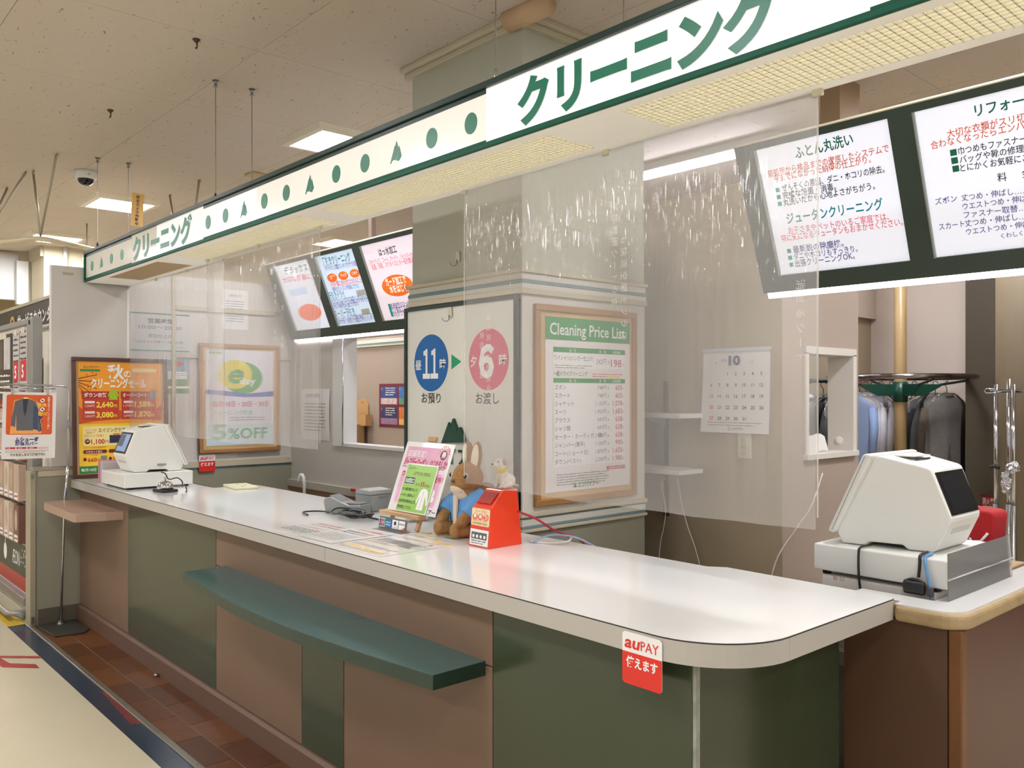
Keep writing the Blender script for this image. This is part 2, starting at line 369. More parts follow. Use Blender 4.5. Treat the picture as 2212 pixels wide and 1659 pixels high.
wcol = struct(MB().lathe([(.3, 0), (.3, CEIL)], 48, (-1.43, 5.2, 0)), 'wall_column', mat('fluted_column', (118, 104, 82), .55, bump=.2, bs=40, stretch=(1, 1, .05)), smooth=True)
# ---- the store beyond the partition
st = struct(MB().box(-10.7, -9.7, 2.23, 7, 0, CEIL), 'wall_store', mat('cream_store_wall', (222, 210, 180), .6)); MW[st.name] = Matrix()
MB().tube([(-9.66, 2.42, CEIL), (-9.66, 2.42, 1.9)], .022, 10).build('conduit', WHITE_P, st, smooth=True)
MB().tube([(-9.66, 2.58, 2.86), (-9.66, 2.64, 2.86), (-9.66, 2.72, 2.8), (-9.66, 2.8, 2.8), (-9.66, 2.8, 1.9)], .028, 10).build('conduit', WHITE_P, st, smooth=True)
MB().tube([(-9.66, 3.13, CEIL), (-9.66, 3.13, 1.9)], .018, 10).build('conduit', WHITE_P, st, smooth=True)
MB().box(-10.2, -9.72, 2.2, 2.23, 2.86, CEIL).build('crown_moulding', M_trim, st)
sb = struct(MB().box(-10.4, -10.3, -3, 2.12, 2.45, 2.93), 'wall_soffit', mat('white_soffit', (214, 212, 208), .35)); MW[sb.name] = Matrix()
MB().box(-10.3, -10.22, 2.09, 2.2, 2.4, 2.86).build('soffit_end', WHITE_P, sb)
struct(MB().box(-13.6, -13.5, -5, 8, 0, CEIL), 'wall_rear', M_tan)
sv = struct(MB().box(-9.6, -6.1, 1.8, 1.86, 0, 2.22), 'wall_service', mat('white_service_wall', (226, 220, 206), .6)); MW[sv.name] = Matrix()
# ---- lamps in the ceiling
M_tubelit = mat('lit_tube', (250, 250, 255), .5, em=LAMP_W)
def ceiling_lamp(x, y, label, s=.51):
    t = thing('ceiling_lamp', label, 'ceiling light', (x, y, CEIL), group='square recessed ceiling lamps'); h = s / 2; i = h - .055
    m = MB()
    for a in range(4):
        Rz = Matrix.Rotation(R(90 * a), 3, 'Z')
        m.add([Rz @ Vector(p) for p in ((-h, -h, 0), (h, -h, 0), (h - .018, -h + .018, -.028), (-h + .018, -h + .018, -.028), (i, -i, -.03), (-i, -i, -.03), (i, -i, -.002), (-i, -i, -.002))],
              [(0, 3, 2, 1), (3, 5, 4, 2), (5, 7, 6, 4)])
    m.build('frame', mat('lamp_frame', (226, 216, 194), .4), t, world=False)
    MB().box(-i, i, -i, i, -.004, -.002).build('reflector', mat('lamp_reflector', (150, 148, 142), .4), t, world=False)
    for k in (-1, 0, 1): MB().box(k * .13 - .032, k * .13 + .032, -i + .008, i - .008, -.026, -.008).build('tube', M_tubelit, t, world=False)
    return t
for x, y, l in ((-4.505, 2.61, 'square ceiling lamp directly above the work area beside the pillar'),
                (-7.12, 2.18, 'square ceiling lamp behind the hanging yellow camera notice'),
                (-9.1, 2.18, 'square ceiling lamp above the dark service counter sign'),
                (-7.47, 4.4, 'square ceiling lamp seen over the lit board with the orange discs'),
                (-.55, 2.75, 'square ceiling lamp above the return counter'),
                (-4.5, -.3, 'square ceiling lamp over the customer aisle opposite the green shelf'),
                (-2.0, -.3, 'square ceiling lamp over the customer aisle opposite the coupon easel'),
                (.6, -.3, 'square ceiling lamp over the aisle opposite the counter end'),
                (-7.1, -.3, 'square ceiling lamp over the aisle before the display rack'),
                (2.0, 2.4, 'square ceiling lamp past the rounded counter end'),
                (-3.4, -2.6, 'square ceiling lamp in the second aisle row, middle'),
                (-.6, -2.6, 'square ceiling lamp in the second aisle row, near the entrance'),
                (-9.4, -.3, 'square ceiling lamp over the far aisle by the store wall'),
                (-1.95, 4.8, 'added square ceiling lamp, unseen, above the round garment carousel'),  # added, hidden behind the menu board, to brighten the far wall
                (-.7, 4.9, 'added square ceiling lamp, unseen, over the back store room beyond the return counter'),  # added out of view to lift the dim back room
                (-11.6, 1.2, 'square ceiling lamp behind the white hanging soffit')): ceiling_lamp(x, y, l)
bt = thing('batten_lamp', 'long bare fluorescent batten lamp on the ceiling beyond the pillar', 'ceiling light', (-3.25, 4.45, CEIL))
MB().box(-.62, .62, -.05, .05, -.05, 0).build('housing', WHITE_P, bt, world=False, bevel=.006)
MB().tube([(-.6, 0, -.075), (.6, 0, -.075)], .018, 12).build('tube', mat('lit_cool_tube', (236, 240, 255), .5, em=30), bt, world=False)
for sx in (-.6, .6): MB().box(sx - .012, sx + .012, -.02, .02, -.1, -.05).build('lamp_holder', WHITE_P, bt, world=False)
# ================================================================== COUNTER
ZC = .907; YF = 1.515; XR = -1.003; YBK = 2.27; CL = -5.925
M_top = mat('white_laminate_top', (244, 243, 238), .16, coat=.4, var=.01, vs_=3)
M_edge = mat('pale_edge_laminate', (184, 178, 168), .38, var=.02, vs_=8)
M_line = mat('dark_seam', (44, 36, 30), .5)
M_green = mat('olive_green_laminate', (57, 66, 46), .2, var=.07, vs_=2.2, coat=.15)
M_brown = mat('tan_brown_laminate', (122, 97, 77), .42, var=.05, vs_=6, bump=.03, bs=400)
M_pink = mat('pinkish_tan_laminate', (172, 142, 122), .3, var=.03, vs_=6)
def top_outline(inset=0):
    r = .215; c = (XR - r, YF + r); e = inset
    pts = [(CL, YF + e)]
    for i in range(0, 13):
        a = R(-90 + 7.5 * i); pts.append((c[0] + (r - e) * math.cos(a), c[1] + (r - e) * math.sin(a)))
    pts += [(XR - e, YBK - .02)]
    for i in range(1, 4): pts.append((XR - e - .02 + .02 * math.cos(R(30 * i)), YBK - .02 + .02 * math.sin(R(30 * i)) - e * .5))
    pts += [(-1.53, YBK), (-1.58, YBK - .035), (-4.79, YBK - .035), (-4.79, 1.98), (CL, 1.98)]
    return pts
ct = thing('countertop', 'long glossy white countertop with pale edge band and rounded end', 'countertop', (-3.4, 1.9, ZC - .055))
o1 = top_outline()
MB().prism(top_outline(.0012), 'z', ZC - .0012, ZC).build('top_sheet', M_top, ct)
MB().prism(top_outline(.0004), 'z', ZC - .0042, ZC - .0012).build('seam_line', M_line, ct)
def band(a, b, nm):   # pieces of the edge band following the outline, between outline indices
    m = MB(); pts = o1[a:b + 1]; n = len(pts); ins = top_outline(.03)[a:b + 1]
    m.add([(x, y, ZC - .055) for x, y in pts] + [(x, y, ZC - .0042) for x, y in pts] + [(x, y, ZC - .055) for x, y in ins],
          [(i, i + 1, n + i + 1, n + i) for i in range(n - 1)] + [(2 * n + i, 2 * n + i + 1, i + 1, i) for i in range(n - 1)])
    return m
JX = -2.692
MB().box(CL, JX - .0012, YF, YF + .03, ZC - .055, ZC - .0042).build('edge_band', M_edge, ct)
MB().box(JX + .0012, o1[1][0], YF, YF + .03, ZC - .055, ZC - .0042).build('edge_band', M_edge, ct)
band(1, 13, '').build('edge_band', M_edge, ct, smooth=False)
MB().box(XR - .03, XR, o1[13][1] + .001, YBK - .02, ZC - .055, ZC - .0042).build('edge_band', M_edge, ct)
MB().prism([(CL, YF + .02)] + [(x, y) for x, y in top_outline(.025)[1:]], 'z', ZC - .05, ZC - .0042).build('core_board', M_edge, ct)
# body
YP = 1.576
cb = thing('counter_body', 'service counter body clad in green and tan brown panels', 'counter', (-3.4, 1.9, 0))
MB().box(-5.92, -1.16, YP + .004, 2.2, .0, ZC - .056).build('carcass', mat('dark_carcass', (50, 42, 36), .7), cb)
XS = [-5.92, -4.985, -3.772, -2.965, -2.655, -1.838, -1.148]
zt = ZC - .057
for i, (a, b, m) in enumerate(((XS[0], XS[1], M_brown), (XS[1], XS[2], M_green))):
    MB().box(a + .002, b - .002, YP - .006, YP + .004, .105, zt).build('clad_panel', m, cb, bevel=.0008, seg=1)
MB().box(XS[2] + .002, XS[5] - .002, YP - .006, YP + .004, .672, zt).build('clad_panel', M_brown, cb, bevel=.0008, seg=1)
for a, b, m in ((XS[2], XS[3], M_brown), (XS[3], XS[4], M_green), (XS[4], XS[5], M_brown)):
    MB().box(a + .002, b - .002, YP - .006, YP + .004, .105, .668).build('clad_panel', m, cb, bevel=.0008, seg=1)
MB().box(XS[5] + .002, XS[6] - .003, YP - .006, YP + .004, .105, zt).build('clad_panel', M_green, cb, bevel=.0008, seg=1)
MB().box(XS[6] - .012, XS[6] + .006, YP - .003, YP + .012, .0, zt).build('corner_strip', mat('worn_white_corner', (150, 152, 140), .5, var=.5, vs_=30), cb)
MB().box(XS[6] - .006, XS[6] + .002, YP + .012, 2.236, .105, zt).build('clad_panel', M_green, cb, bevel=.0008, seg=1)
MB().prism([(1.553, 0), (1.553, .088), (1.563, .1), (YP + .004, .104), (YP + .004, 0)], 'x', -5.92, -1.14).build('plinth', mat('plinth_brown', (106, 80, 64), .45, var=.05, vs_=8), cb)
MB().box(-1.16, -1.135, YP, 2.19, 0, .1).build('plinth', mat('plinth_brown', (106, 80, 64), .45), cb)
# bowed bag shelf in green laminate
zs = .682; M_steal = mat('teal_green_laminate', (68, 98, 95), .26, var=.05, vs_=4); M_sedge = mat('shelf_edge_green', (40, 58, 46), .35, var=.05, vs_=5)
fr = [(-3.67 + 1.8 * i / 24, 1.383 - .075 * math.sin(math.pi * i / 24)) for i in range(25)]
pts = fr + [(-1.87, YP - .006), (-3.67, YP - .006)]
bs = MB().prism(pts, 'z', zs - .042, zs - .0012).build('bag_shelf', M_sedge, cb)
bs['label'] = 'bowed green shelf for bags along the counter front'
MB().prism(pts, 'z', zs - .0012, zs).build('shelf_top', M_steal, bs)
MB().box(-3.6712, -3.669, 1.386, 1.4, zs - .036, zs - .01).build('chipped_corner', mat('raw_chipboard', (196, 166, 112), .8), bs)
# small tan shelf by the wall
zp = .782
pts = [(-5.83, YP - .006), (-5.83, 1.345), (-5.8, 1.333), (-5.2, 1.328)] + [(-5.14 + .02 * math.sin(R(15 * i)) + .0, 1.338 - .01 * math.cos(R(15 * i))) for i in range(7)] + [(-5.1, 1.4), (-5.075, 1.48), (-5.06, YP - .006)]
ps = MB().prism(pts, 'z', zp - .048, zp).build('bag_shelf', M_pink, cb, bevel=.002)
ps['label'] = 'small tan shelf beside the low wall'
MB().tube([(-4.44, 1.548, .012), (-4.44, 1.525, .014)], .008, 8).build('plinth_peg', CHROME, cb, smooth=True)
# ---- return counter with a raised rim
rc = thing('return_counter', 'brown return counter with white rim and worn wooden edge', 'counter', (-.9, 2.6, 0))
zr = .895
def lshape(o, i, y1=3.9):
    r = .07; pts = [(-1.0, 2.243 + o), (-.826 - o - r, 2.243 + o)]
    for k in range(1, 7): a = R(-90 + 15 * k); pts.append((-.826 - o - r + r * math.cos(a), 2.243 + o + r + r * math.sin(a)))
    pts += [(-.826 - o, y1), (-.826 - i, y1), (-.826 - i, 2.243 + i), (-1.14, 2.243 + i), (-1.14, 2.275 + o), (-1.0, 2.275 + o)]
    return pts
MB().prism(lshape(.012, .115), 'z', zr - .004, zr).build('rim_top', M_top, rc)
rr = lshape(0, .115); MB().prism(rr, 'z', zr - .045, zr - .004).build('rim_edge', mat('worn_wood_edge', (176, 152, 112), .5, var=.25, vs_=18), rc, bevel=.012, seg=3)
MB().box(-1.15, -.875, 2.272, 2.288, 0, zr - .045).build('clad_panel', mat('red_brown_laminate', (92, 64, 46), .4, var=.08, vs_=4), rc)
MB().box(-.872, -.838, 2.268, 2.302, 0, zr - .045).build('corner_post', mat('orange_wood_post', (116, 74, 38), .4, var=.1, vs_=10), rc, bevel=.004)
MB().box(-.856, -.842, 2.304, 3.9, 0, zr - .045).build('clad_panel', mat('red_brown_laminate_side', (100, 70, 56), .4, var=.08, vs_=4), rc)
MB().box(-1.345, -.945, 2.36, 3.55, .66, .7).build('desk_board', mat('desk_white', (214, 208, 198), .4), rc)
MB().box(-1.345, -1.305, 2.45, 3.55, 0, .66).build('desk_leg', M_edge, rc)
MB().box(-.94, -.62, 3.15, 3.75, zr, zr + .02).build('rim_flap', M_top, rc)
# ================================================================== OVERHEAD SIGN
SX0, SX1, SY0, SY1, SZ0, SZ1 = -5.9, .35, 1.60, 1.88, 2.166, 2.358
sg = thing('hanging_sign', 'long green and white lit fascia sign hung above the counter', 'sign', (-2.8, 1.74, SZ0))
M_face = mat('lit_white_face', (246, 243, 236), .12, em=.15, emc=(255, 249, 236), coat=.4)
M_facew = mat('lit_white_face_bright', (250, 250, 248), .12, em=.22, emc=(252, 253, 255), coat=.4)
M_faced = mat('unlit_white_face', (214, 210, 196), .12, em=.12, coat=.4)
G_lit = mat('lit_sign_green', (0, 106, 80), .35, em=.05, emc=(0, 150, 110)); G_fr = mat('sign_edge_green', (0, 84, 62), .5, spec=.25)
G_dk = mat('sign_frame_green', (4, 44, 34), .3)
MB().box(SX0, SX1, SY0 + .004, SY1 - .004, SZ1 - .012, SZ1).build('top_plate', G_dk, sg)
MB().box(SX0, SX1, SY0 - .012, SY0 + .004, SZ1 - .016, SZ1 + .002).build('top_frame', G_dk, sg, bevel=.002)
MB().box(SX0, SX1, SY0 - .012, SY0 + .004, SZ0, SZ0 + .013).build('bottom_frame', G_fr, sg, bevel=.001)
MB().box(SX0 - .012, SX0, SY0 - .012, SY1, SZ0, SZ1 + .002).build('end_cap', G_fr, sg)
MB().box(SX0, SX1, SY1 - .012, SY1, SZ0 + .004, SZ1).build('back_plate', WHITE_P, sg)
T_front = face_front(0, SY0, 0)
# face panels: narrow green bands on the dotted runs, wider white where the name stands
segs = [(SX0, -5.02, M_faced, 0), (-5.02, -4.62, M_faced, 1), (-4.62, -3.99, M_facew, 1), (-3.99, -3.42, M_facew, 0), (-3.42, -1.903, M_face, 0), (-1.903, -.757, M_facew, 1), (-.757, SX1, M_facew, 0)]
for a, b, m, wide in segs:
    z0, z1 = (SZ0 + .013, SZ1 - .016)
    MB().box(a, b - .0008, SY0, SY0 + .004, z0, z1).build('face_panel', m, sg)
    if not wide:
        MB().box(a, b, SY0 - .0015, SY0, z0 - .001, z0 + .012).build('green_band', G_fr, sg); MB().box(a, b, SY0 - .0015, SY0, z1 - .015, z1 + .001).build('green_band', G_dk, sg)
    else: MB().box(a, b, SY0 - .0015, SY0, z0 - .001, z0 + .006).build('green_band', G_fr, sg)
def disc(x, z, rx, rz, m): MB().prism([(x + rx * math.cos(2 * math.pi * i / 32), z + rz * math.sin(2 * math.pi * i / 32)) for i in range(32)], 'y', SY0 - .0016, SY0).build('green_dot', m, sg)
def peaks(x, z, s, m):
    for k, P in enumerate(([(-.55, -.5), (-.14, .3), (-.22, .02), (-.48, -.52)], [(-.42, -.42), (0, .5), (.14, .14), (-.1, -.42), (-.26, -.36)], [(-.02, -.4), (.22, .22), (.42, -.3), (.2, -.5), (.02, -.46)])):
        MB().prism([(x + a * s, z + b * s) for a, b in P], 'y', SY0 - .0016, SY0).build('mountain_mark', m, sg)
zd = 2.2565
for k in range(4):
    x = -5.77 + .1935 * k
    (peaks(x, zd, .066, G_lit) if k == 1 else disc(x, zd, .028, .031, G_lit))
for k in range(11):
    x = -3.935 + .1962 * k
    (peaks(x, zd, .068, G_lit) if k in (2, 5, 8) else disc(x, zd, .029, .032, G_lit))
sp = Print(sg, 0, 0)
def sign_text(x0, x1, zb, h):
    v, f, a, b, c, d = glyphs('クリーニング', .05, 4)
    sx = (x1 - x0) / (b - a); sz = h / (d - c)
    for i, ch in enumerate('クリーニング'):
        v, f = glyphs(ch, .05, 4)[:2]
        MB().add([(x0 + (px + i - a) * sx, SY0 - .0018, zb + (py - c) * sz) for px, py in v], f).build('sign_letter', G_lit, sg)
sign_text(-5.0, -4.13, 2.19, .142); sign_text(-1.765, -.945, 2.189, .142)
# soffit: frame, blank panels and egg-crate louvres over lamps inside the box
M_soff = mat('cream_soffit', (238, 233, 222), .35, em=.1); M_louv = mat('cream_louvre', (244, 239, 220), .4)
M_glow = mat('soffit_lamp_panel', (255, 249, 232), .5, em=.85)
MB().box(SX0, SX1, SY0, SY0 + .036, SZ0 - .001, SZ0 + .006).build('soffit_rail', M_soff, sg); MB().box(SX0, SX1, SY1 - .04, SY1, SZ0 - .001, SZ0 + .006).build('soffit_rail', M_soff, sg)
runs = [(-5.58, -4.72, 0), (-4.45, -3.12, 1), (-2.96, -1.68, 1), (-1.42, -.1, 1)]
xs = [SX0] + [q for r_ in runs for q in r_[:2]] + [SX1]
for k in range(0, len(xs), 2): MB().box(xs[k], xs[k + 1], SY0 + .036, SY1 - .04, SZ0 - .001, SZ0 + .004).build('soffit_panel', M_soff, sg, bevel=.001)
for a, b, on in runs:
    y0, y1 = SY0 + .036, SY1 - .04
    if not on:
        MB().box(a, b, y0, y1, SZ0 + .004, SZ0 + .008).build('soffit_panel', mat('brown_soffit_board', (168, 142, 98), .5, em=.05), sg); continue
    m = MB(); n = int((b - a) / .0185); q = (b - a) / n
    for i in range(n + 1): m.box(a + i * q - .0016, a + i * q + .0016, y0, y1, SZ0, SZ0 + .012)
    ny = 11; q = (y1 - y0) / ny
    for i in range(ny + 1): m.box(a, b, y0 + i * q - .0016, y0 + i * q + .0016, SZ0, SZ0 + .012)
    lo = m.build('louvre_grid', M_louv, sg); lo['kind'] = 'stuff'
    MB().box(a, b, y0, y1, SZ0 + .02, SZ0 + .024).build('diffuser', M_glow, sg)
def wire(x, y, label):
    t = thing('hanging_wire', label, 'wire', (x, y, SZ1), group='sign suspension wires')
    MB().tube([(x, y, SZ1 + .05), (x, y, CEIL - .012)], .0022, 6).build('cable', STEEL, t)
    MB().lathe([(.008, 0), (.008, .05), (.004, .065)], 10, (x, y, SZ1)).build('turnbuckle', CHROME if x > -3 else BLACK, t, smooth=True)
    MB().lathe([(.014, -.03), (.007, -.024), (.007, -.012), (.016, 0)], 12, (x, y, CEIL)).build('ceiling_anchor', STEEL, t, smooth=True)
for x, y, l in ((-5.87, 1.66, 'steel wire holding the sign front at the partition end'), (-5.87, 1.85, 'steel wire holding the sign back at the partition end'),
                (-4.035, 1.677, 'steel wire holding the sign front beyond the lamp'), (-4.03, 1.86, 'steel wire holding the sign back beyond the lamp'),
                (-1.93, 1.66, 'steel wire holding the sign in front of the pillar'), (-1.6, 1.86, 'steel wire holding the sign back by the pillar duct')): wire(x, y, l)
# ================================================================== CLEAR VINYL CURTAINS
def vinyl():
    m = bpy.data.materials.new('clear_vinyl'); m.use_nodes = True; nt = m.node_tree; nt.nodes.clear()
    N = nt.nodes.new; out = N('ShaderNodeOutputMaterial'); tr = N('ShaderNodeBsdfTransparent'); rf = N('ShaderNodeBsdfRefraction'); df = N('ShaderNodeBsdfTranslucent'); gl = N('ShaderNodeBsdfGlossy')
    tr.inputs[0].default_value = (.97, .965, .95, 1); rf.inputs['Color'].default_value = (.97, .965, .95, 1); rf.inputs['IOR'].default_value = 1.002; rf.inputs['Roughness'].default_value = .12
    df.inputs[0].default_value = (.93, .9, .84, 1); gl.inputs['Roughness'].default_value = .05; gl.inputs['Color'].default_value = (1, .98, .94, 1)
    m1 = N('ShaderNodeMixShader'); m1.inputs[0].default_value = .45; nt.links.new(tr.outputs[0], m1.inputs[1]); nt.links.new(rf.outputs[0], m1.inputs[2])
    m2 = N('ShaderNodeMixShader'); m2.inputs[0].default_value = .25; nt.links.new(m1.outputs[0], m2.inputs[1]); nt.links.new(df.outputs[0], m2.inputs[2])
    fr = N('ShaderNodeFresnel'); fr.inputs[0].default_value = 1.55
    g = N('ShaderNodeNewGeometry'); mp = N('ShaderNodeMapping'); mp.inputs['Scale'].default_value = (30, 30, .8); nt.links.new(g.outputs['Position'], mp.inputs[0])
    n = N('ShaderNodeTexNoise'); n.inputs['Scale'].default_value = 1.0; n.inputs['Detail'].default_value = 3; nt.links.new(mp.outputs[0], n.inputs[0])
    b = N('ShaderNodeBump'); b.inputs['Strength'].default_value = 1; b.inputs['Distance'].default_value = .04; nt.links.new(n.outputs[0], b.inputs['Height'])
    nt.links.new(b.outputs[0], gl.inputs['Normal'])
    m3 = N('ShaderNodeMixShader'); nt.links.new(fr.outputs[0], m3.inputs[0]); nt.links.new(m2.outputs[0], m3.inputs[1]); nt.links.new(gl.outputs[0], m3.inputs[2])
    nt.links.new(m3.outputs[0], out.inputs[0]); return m
M_vin = vinyl()
M_vtext = mat('faint_white_print', (226, 224, 216), .5, alpha=.55)
def curtain(x0, x1, z0, label, seed, ripple=.006, y=SY1 - .012, strip=None):
    t = thing('vinyl_curtain', label, 'curtain', ((x0 + x1) / 2, y, z0), group='clear vinyl sheets hung from the sign')
    rd = random.Random(seed); ph = [rd.random() * 6.28 for _ in range(6)]
    def fn(u, v):
        x = x0 + (x1 - x0) * u; d = 1 - v
        k = d ** 1.2
        dy = ripple * k * (math.sin(x * 9 + ph[0]) + .7 * math.sin(x * 17 + ph[1] + d) + .5 * math.sin(x * 31 + ph[2] + 2 * d)) + .012 * k * math.sin(x * 2.3 + ph[3])
        return (x + .004 * math.sin(d * 5 + ph[4]), y + dy, z0 + (SZ0 - .004 - z0) * v + .008 * k * math.sin(x * 3 + ph[5]))
    MB().surf(fn, int((x1 - x0) * 50), 24).build('sheet', M_vin, t, smooth=True)
    for e in (x0, x1): MB().box(e - .002, e + .002, y - .0015, y - .0005, z0 + .03, SZ0 - .004).build('edge_fold', mat('vinyl_edge', (232, 230, 222), .3, alpha=.35), t)
    n = max(2, int((x1 - x0) / .5))
    for i in range(n + 1): MB().box(x0 + (x1 - x0) * i / n - .012, x0 + (x1 - x0) * i / n + .012, y - .006, y + .006, SZ0 - .016, SZ0 - .0015).build('clip', mat('clip_white', (220, 212, 186), .4), t)
    if strip:
        m = MB()
        for body, xs_, zt_ in strip:
            for i, ch in enumerate(body):
                v, f, a, b, c, d = glyphs(ch, 0); s_ = .026
                # lettering turned on its side, as printed along the sheet's edge
                m.add([(xs_ + (py - .4) * s_, y - .016 - ripple, zt_ - i * .034 - px * s_) for px, py in v], f)
        m.build('printed_text', M_vtext, t)['kind'] = 'stuff'
    return t
curtain(-5.915, -4.38, 1.205, 'hazy clear vinyl sheet before the autumn sale and ellipse posters', 3)
curtain(-4.45, -3.247, 1.205, 'hazy clear vinyl sheet with free edge before the lit menu boards', 5, y=SY1 - .075, strip=[('静電気防止・透明', -3.62, 1.95), ('明シート軟質', -3.55, 1.85)])
curtain(-2.34, -1.01, 1.128, 'hazy clear vinyl sheet before the pillar price list and wall calendar', 9, .008,
        strip=[('実感透明シートの立', -1.62, 2.0), ('も快適空間をプラス', -1.585, 1.9), ('静電気防止透明タイプ', -2.18, 1.72), ('実感・軟質', -2.215, 1.66), ('消せるシート', -1.04, 1.72)])
# ================================================================== THINGS ON THE COUNTER
M_pos = mat('warm_white_casing', (232, 231, 224), .38, bump=.02, bs=500)
M_glass = mat('dark_screen_glass', (14, 17, 20), .12, coat=.5)
def till_drawer(M, label):
    t = thing('cash_drawer', label, 'cash drawer', M=M, group='white cash drawers')
    MB().box(0, .387, -.205, .205, .012, .09).build('casing', M_pos, t, world=False, bevel=.004)
    MB().box(.3875, .3885, -.195, .195, .02, .08).build('drawer_front', mat('drawer_front_white', (222, 220, 212), .4), t, world=False)
    for x in (.03, .35):
        for y in (-.18, .18): MB().lathe([(.012, 0), (.014, .012)], 12, (x, y, 0)).build('rubber_foot', BLACK, t, world=False)
    return t
def terminal(M, label, lit):
    t = thing('register_terminal', label, 'cash register', M=M, group='white touch-screen registers')
    P = [(.062, 0), (.048, .03), (.05, .045), (.152, .258), (.166, .268), (.296, .240), (.307, .234), (.36, .100), (.359, .09), (.322, .010), (.312, 0), (.245, 0), (.232, .012), (.14, .012), (.128, 0)]
    wd = lambda x: .152 + (.105 - .152) * min(1, max(0, (x - .05) / .3))
    n = len(P); m = MB()
    m.add([(x, -wd(x), z + .002) for x, z in P] + [(x, wd(x), z + .002) for x, z in P],
          [tuple(range(n)), tuple(range(2 * n - 1, n - 1, -1))] + [(i, n + i, n + (i + 1) % n, (i + 1) % n) for i in range(n)])
    m.build('casing', M_pos, t, world=False, bevel=.005, seg=3)
    ld = MB().prism([(.020, .036), (.128, .270), (.137, .276), (.158, .272), (.048, .036), (.034, .03)], 'y', -.16, .16).build('operator_display', M_pos, t, world=False, bevel=.006, seg=3)
    MB().prism([(.0335, .040), (.1365, .268), (.1385, .2665), (.0355, .0385)], 'y', -.1605, .1605).build('casing_seam', mat('casing_seam_grey', (150, 150, 146), .5), ld, world=False)
    nx, nz = .134, .053; L = math.hypot(nx, nz); nn = (nx / L, nz / L)
    a = Vector((.3085, 0, .231)); b = Vector((.3585, 0, .105)); up = (a - b).normalized(); out = Vector((nn[0], 0, nn[1]))
    c = (a + b) / 2 + out * .0015; Mx = Matrix((Vector((0, 1, 0)), up, out)).transposed()
    MB().obox(c, (.196, (a - b).length * .94, .003), Mx).build('screen', M_glass, t, world=False, bevel=.001)
    if lit:
        sm = mat('lit_display_blue', (92, 112, 140), .3, em=.55, emc=(120, 140, 172)); sd = mat('lit_display_slate', (70, 76, 84), .3, em=.3, emc=(90, 96, 106))
        MB().obox(c + out * .0018 + up * .0, (.158, .104, .0004), Mx).build('display_image', sm, t, world=False)
        MB().obox(c + out * .0021 + up * .012 - Vector((0, .035, 0)), (.08, .07, .0004), Mx).build('display_image', sd, t, world=False)
    else: MB().obox(c + out * .0018, (.162, .108, .0004), Mx).build('display_area', mat('off_display', (28, 32, 36), .18), t, world=False)
    MB().box(.17, .235, -.06, .06, .2655, .2685).build('printer_cover', mat('printer_cover', (224, 222, 214), .4), t, world=False)
    MB().box(.236, .24, -.05, .05, .2565, .2605).build('paper_slot', BLACK, t, world=False)
    q = Vector((.345, 0, .062)); MB().obox(q, (.002, .13, .018), Matrix.Rotation(R(25), 3, 'Y')).build('card_slot', mat('slot_grey', (198, 198, 194), .4), t, world=False)
    if lit: MB().box(.115, .19, wd(.15) - .006, wd(.15) + .0015, .035, .047).build('data_label', mat('silver_label', (150, 150, 148), .4), t, world=False)
    return t
ML = Matrix.Translation((-5.19, 1.935, ZC)) @ Matrix.Rotation(R(-90), 4, 'Z')
till_drawer(ML, 'white cash drawer on the counter by the autumn sale poster')
terminal(ML @ Matrix.Translation((.0, .03, .09)), 'white angular register with lit screen facing customers by the autumn poster', True)
MR = Matrix.Translation((-1.311, 2.605, .907))
till_drawer(MR, 'white cash drawer stacked on boxes behind the return counter rim')
terminal(MR @ Matrix.Translation((0, 0, .09)), 'white angular register with dark blank screen by the return counter', False)
# boxes under the second drawer
cbx = thing('paper_box', 'white printed carton with red marks under the drawer with dark-screen register', 'box', (-1.1, 2.6, .7))
MB().box(-1.285, -.955, 2.4022, 2.78, .7, .906).build('carton', mat('white_card', (232, 228, 220), .6), cbx, bevel=.003)
pf = Print(cbx); pf.M = MW[cbx.name]
Mf = thing_m = face_front(-1.1, 2.4017, .8)
lab = MB()
def front_print(parent, M, fn):
    """print on a face of a thing whose own frame is not that face: the marks are built in M and carried over"""
    class _P(Print):
        def __init__(s): s.p = parent; s.M = M; s.z = .0006; s.step = .0003; s.b = {}; s.layer = 0; s.n = 0; s.hold = False
        def done(s):
            for (mn, ly, kind), (mb, m) in s.b.items():
                mb.v = [M @ p for p in mb.v]; mb.build(kind, m, parent)['kind'] = 'stuff'
    p = _P(); fn(p); p.done()
def _carton(p):
    z7 = Z(1740, 960, 4.483)
    c = p.L(z7(288, 1292)); p.ell(RED, c[0], c[1], .0062, .0062); p.up(); p.ell(PAPER, c[0], c[1], .0052, .0052); p.up(); p.text(RED, '紙', c[0] - .004, c[1] - .003, .008)
    c = p.L(z7(352, 1302)); p.layer = 0; p.rrect(RED, c[0] - .006, c[1] - .006, c[0] + .006, c[1] + .006, .002); p.up(); p.rrect(PAPER, c[0] - .005, c[1] - .005, c[0] + .005, c[1] + .005, .002); p.up(); p.text(RED, 'カ', c[0] - .0042, c[1] - .003, .008)
    p.tl(RED, 'カラー', z7(945, 1400), z7(1030, 1400), 22, .03, .2); p.tl(RED, '溶', z7(1020, 1432), z7(1085, 1440), 12, .05, .2); p.tl(RED, '剤', z7(1085, 1440), z7(1150, 1450), 12, .05, .2)
front_print(cbx, Mf, _carton)
wb2 = solo(MB().box(-1.24, -.95, 2.80, 3.1, .70, .9), 'storage_carton', mat('plain_carton', (176, 150, 112), .7), 'plain brown carton standing behind the white printed carton', 'box', bevel=.004)
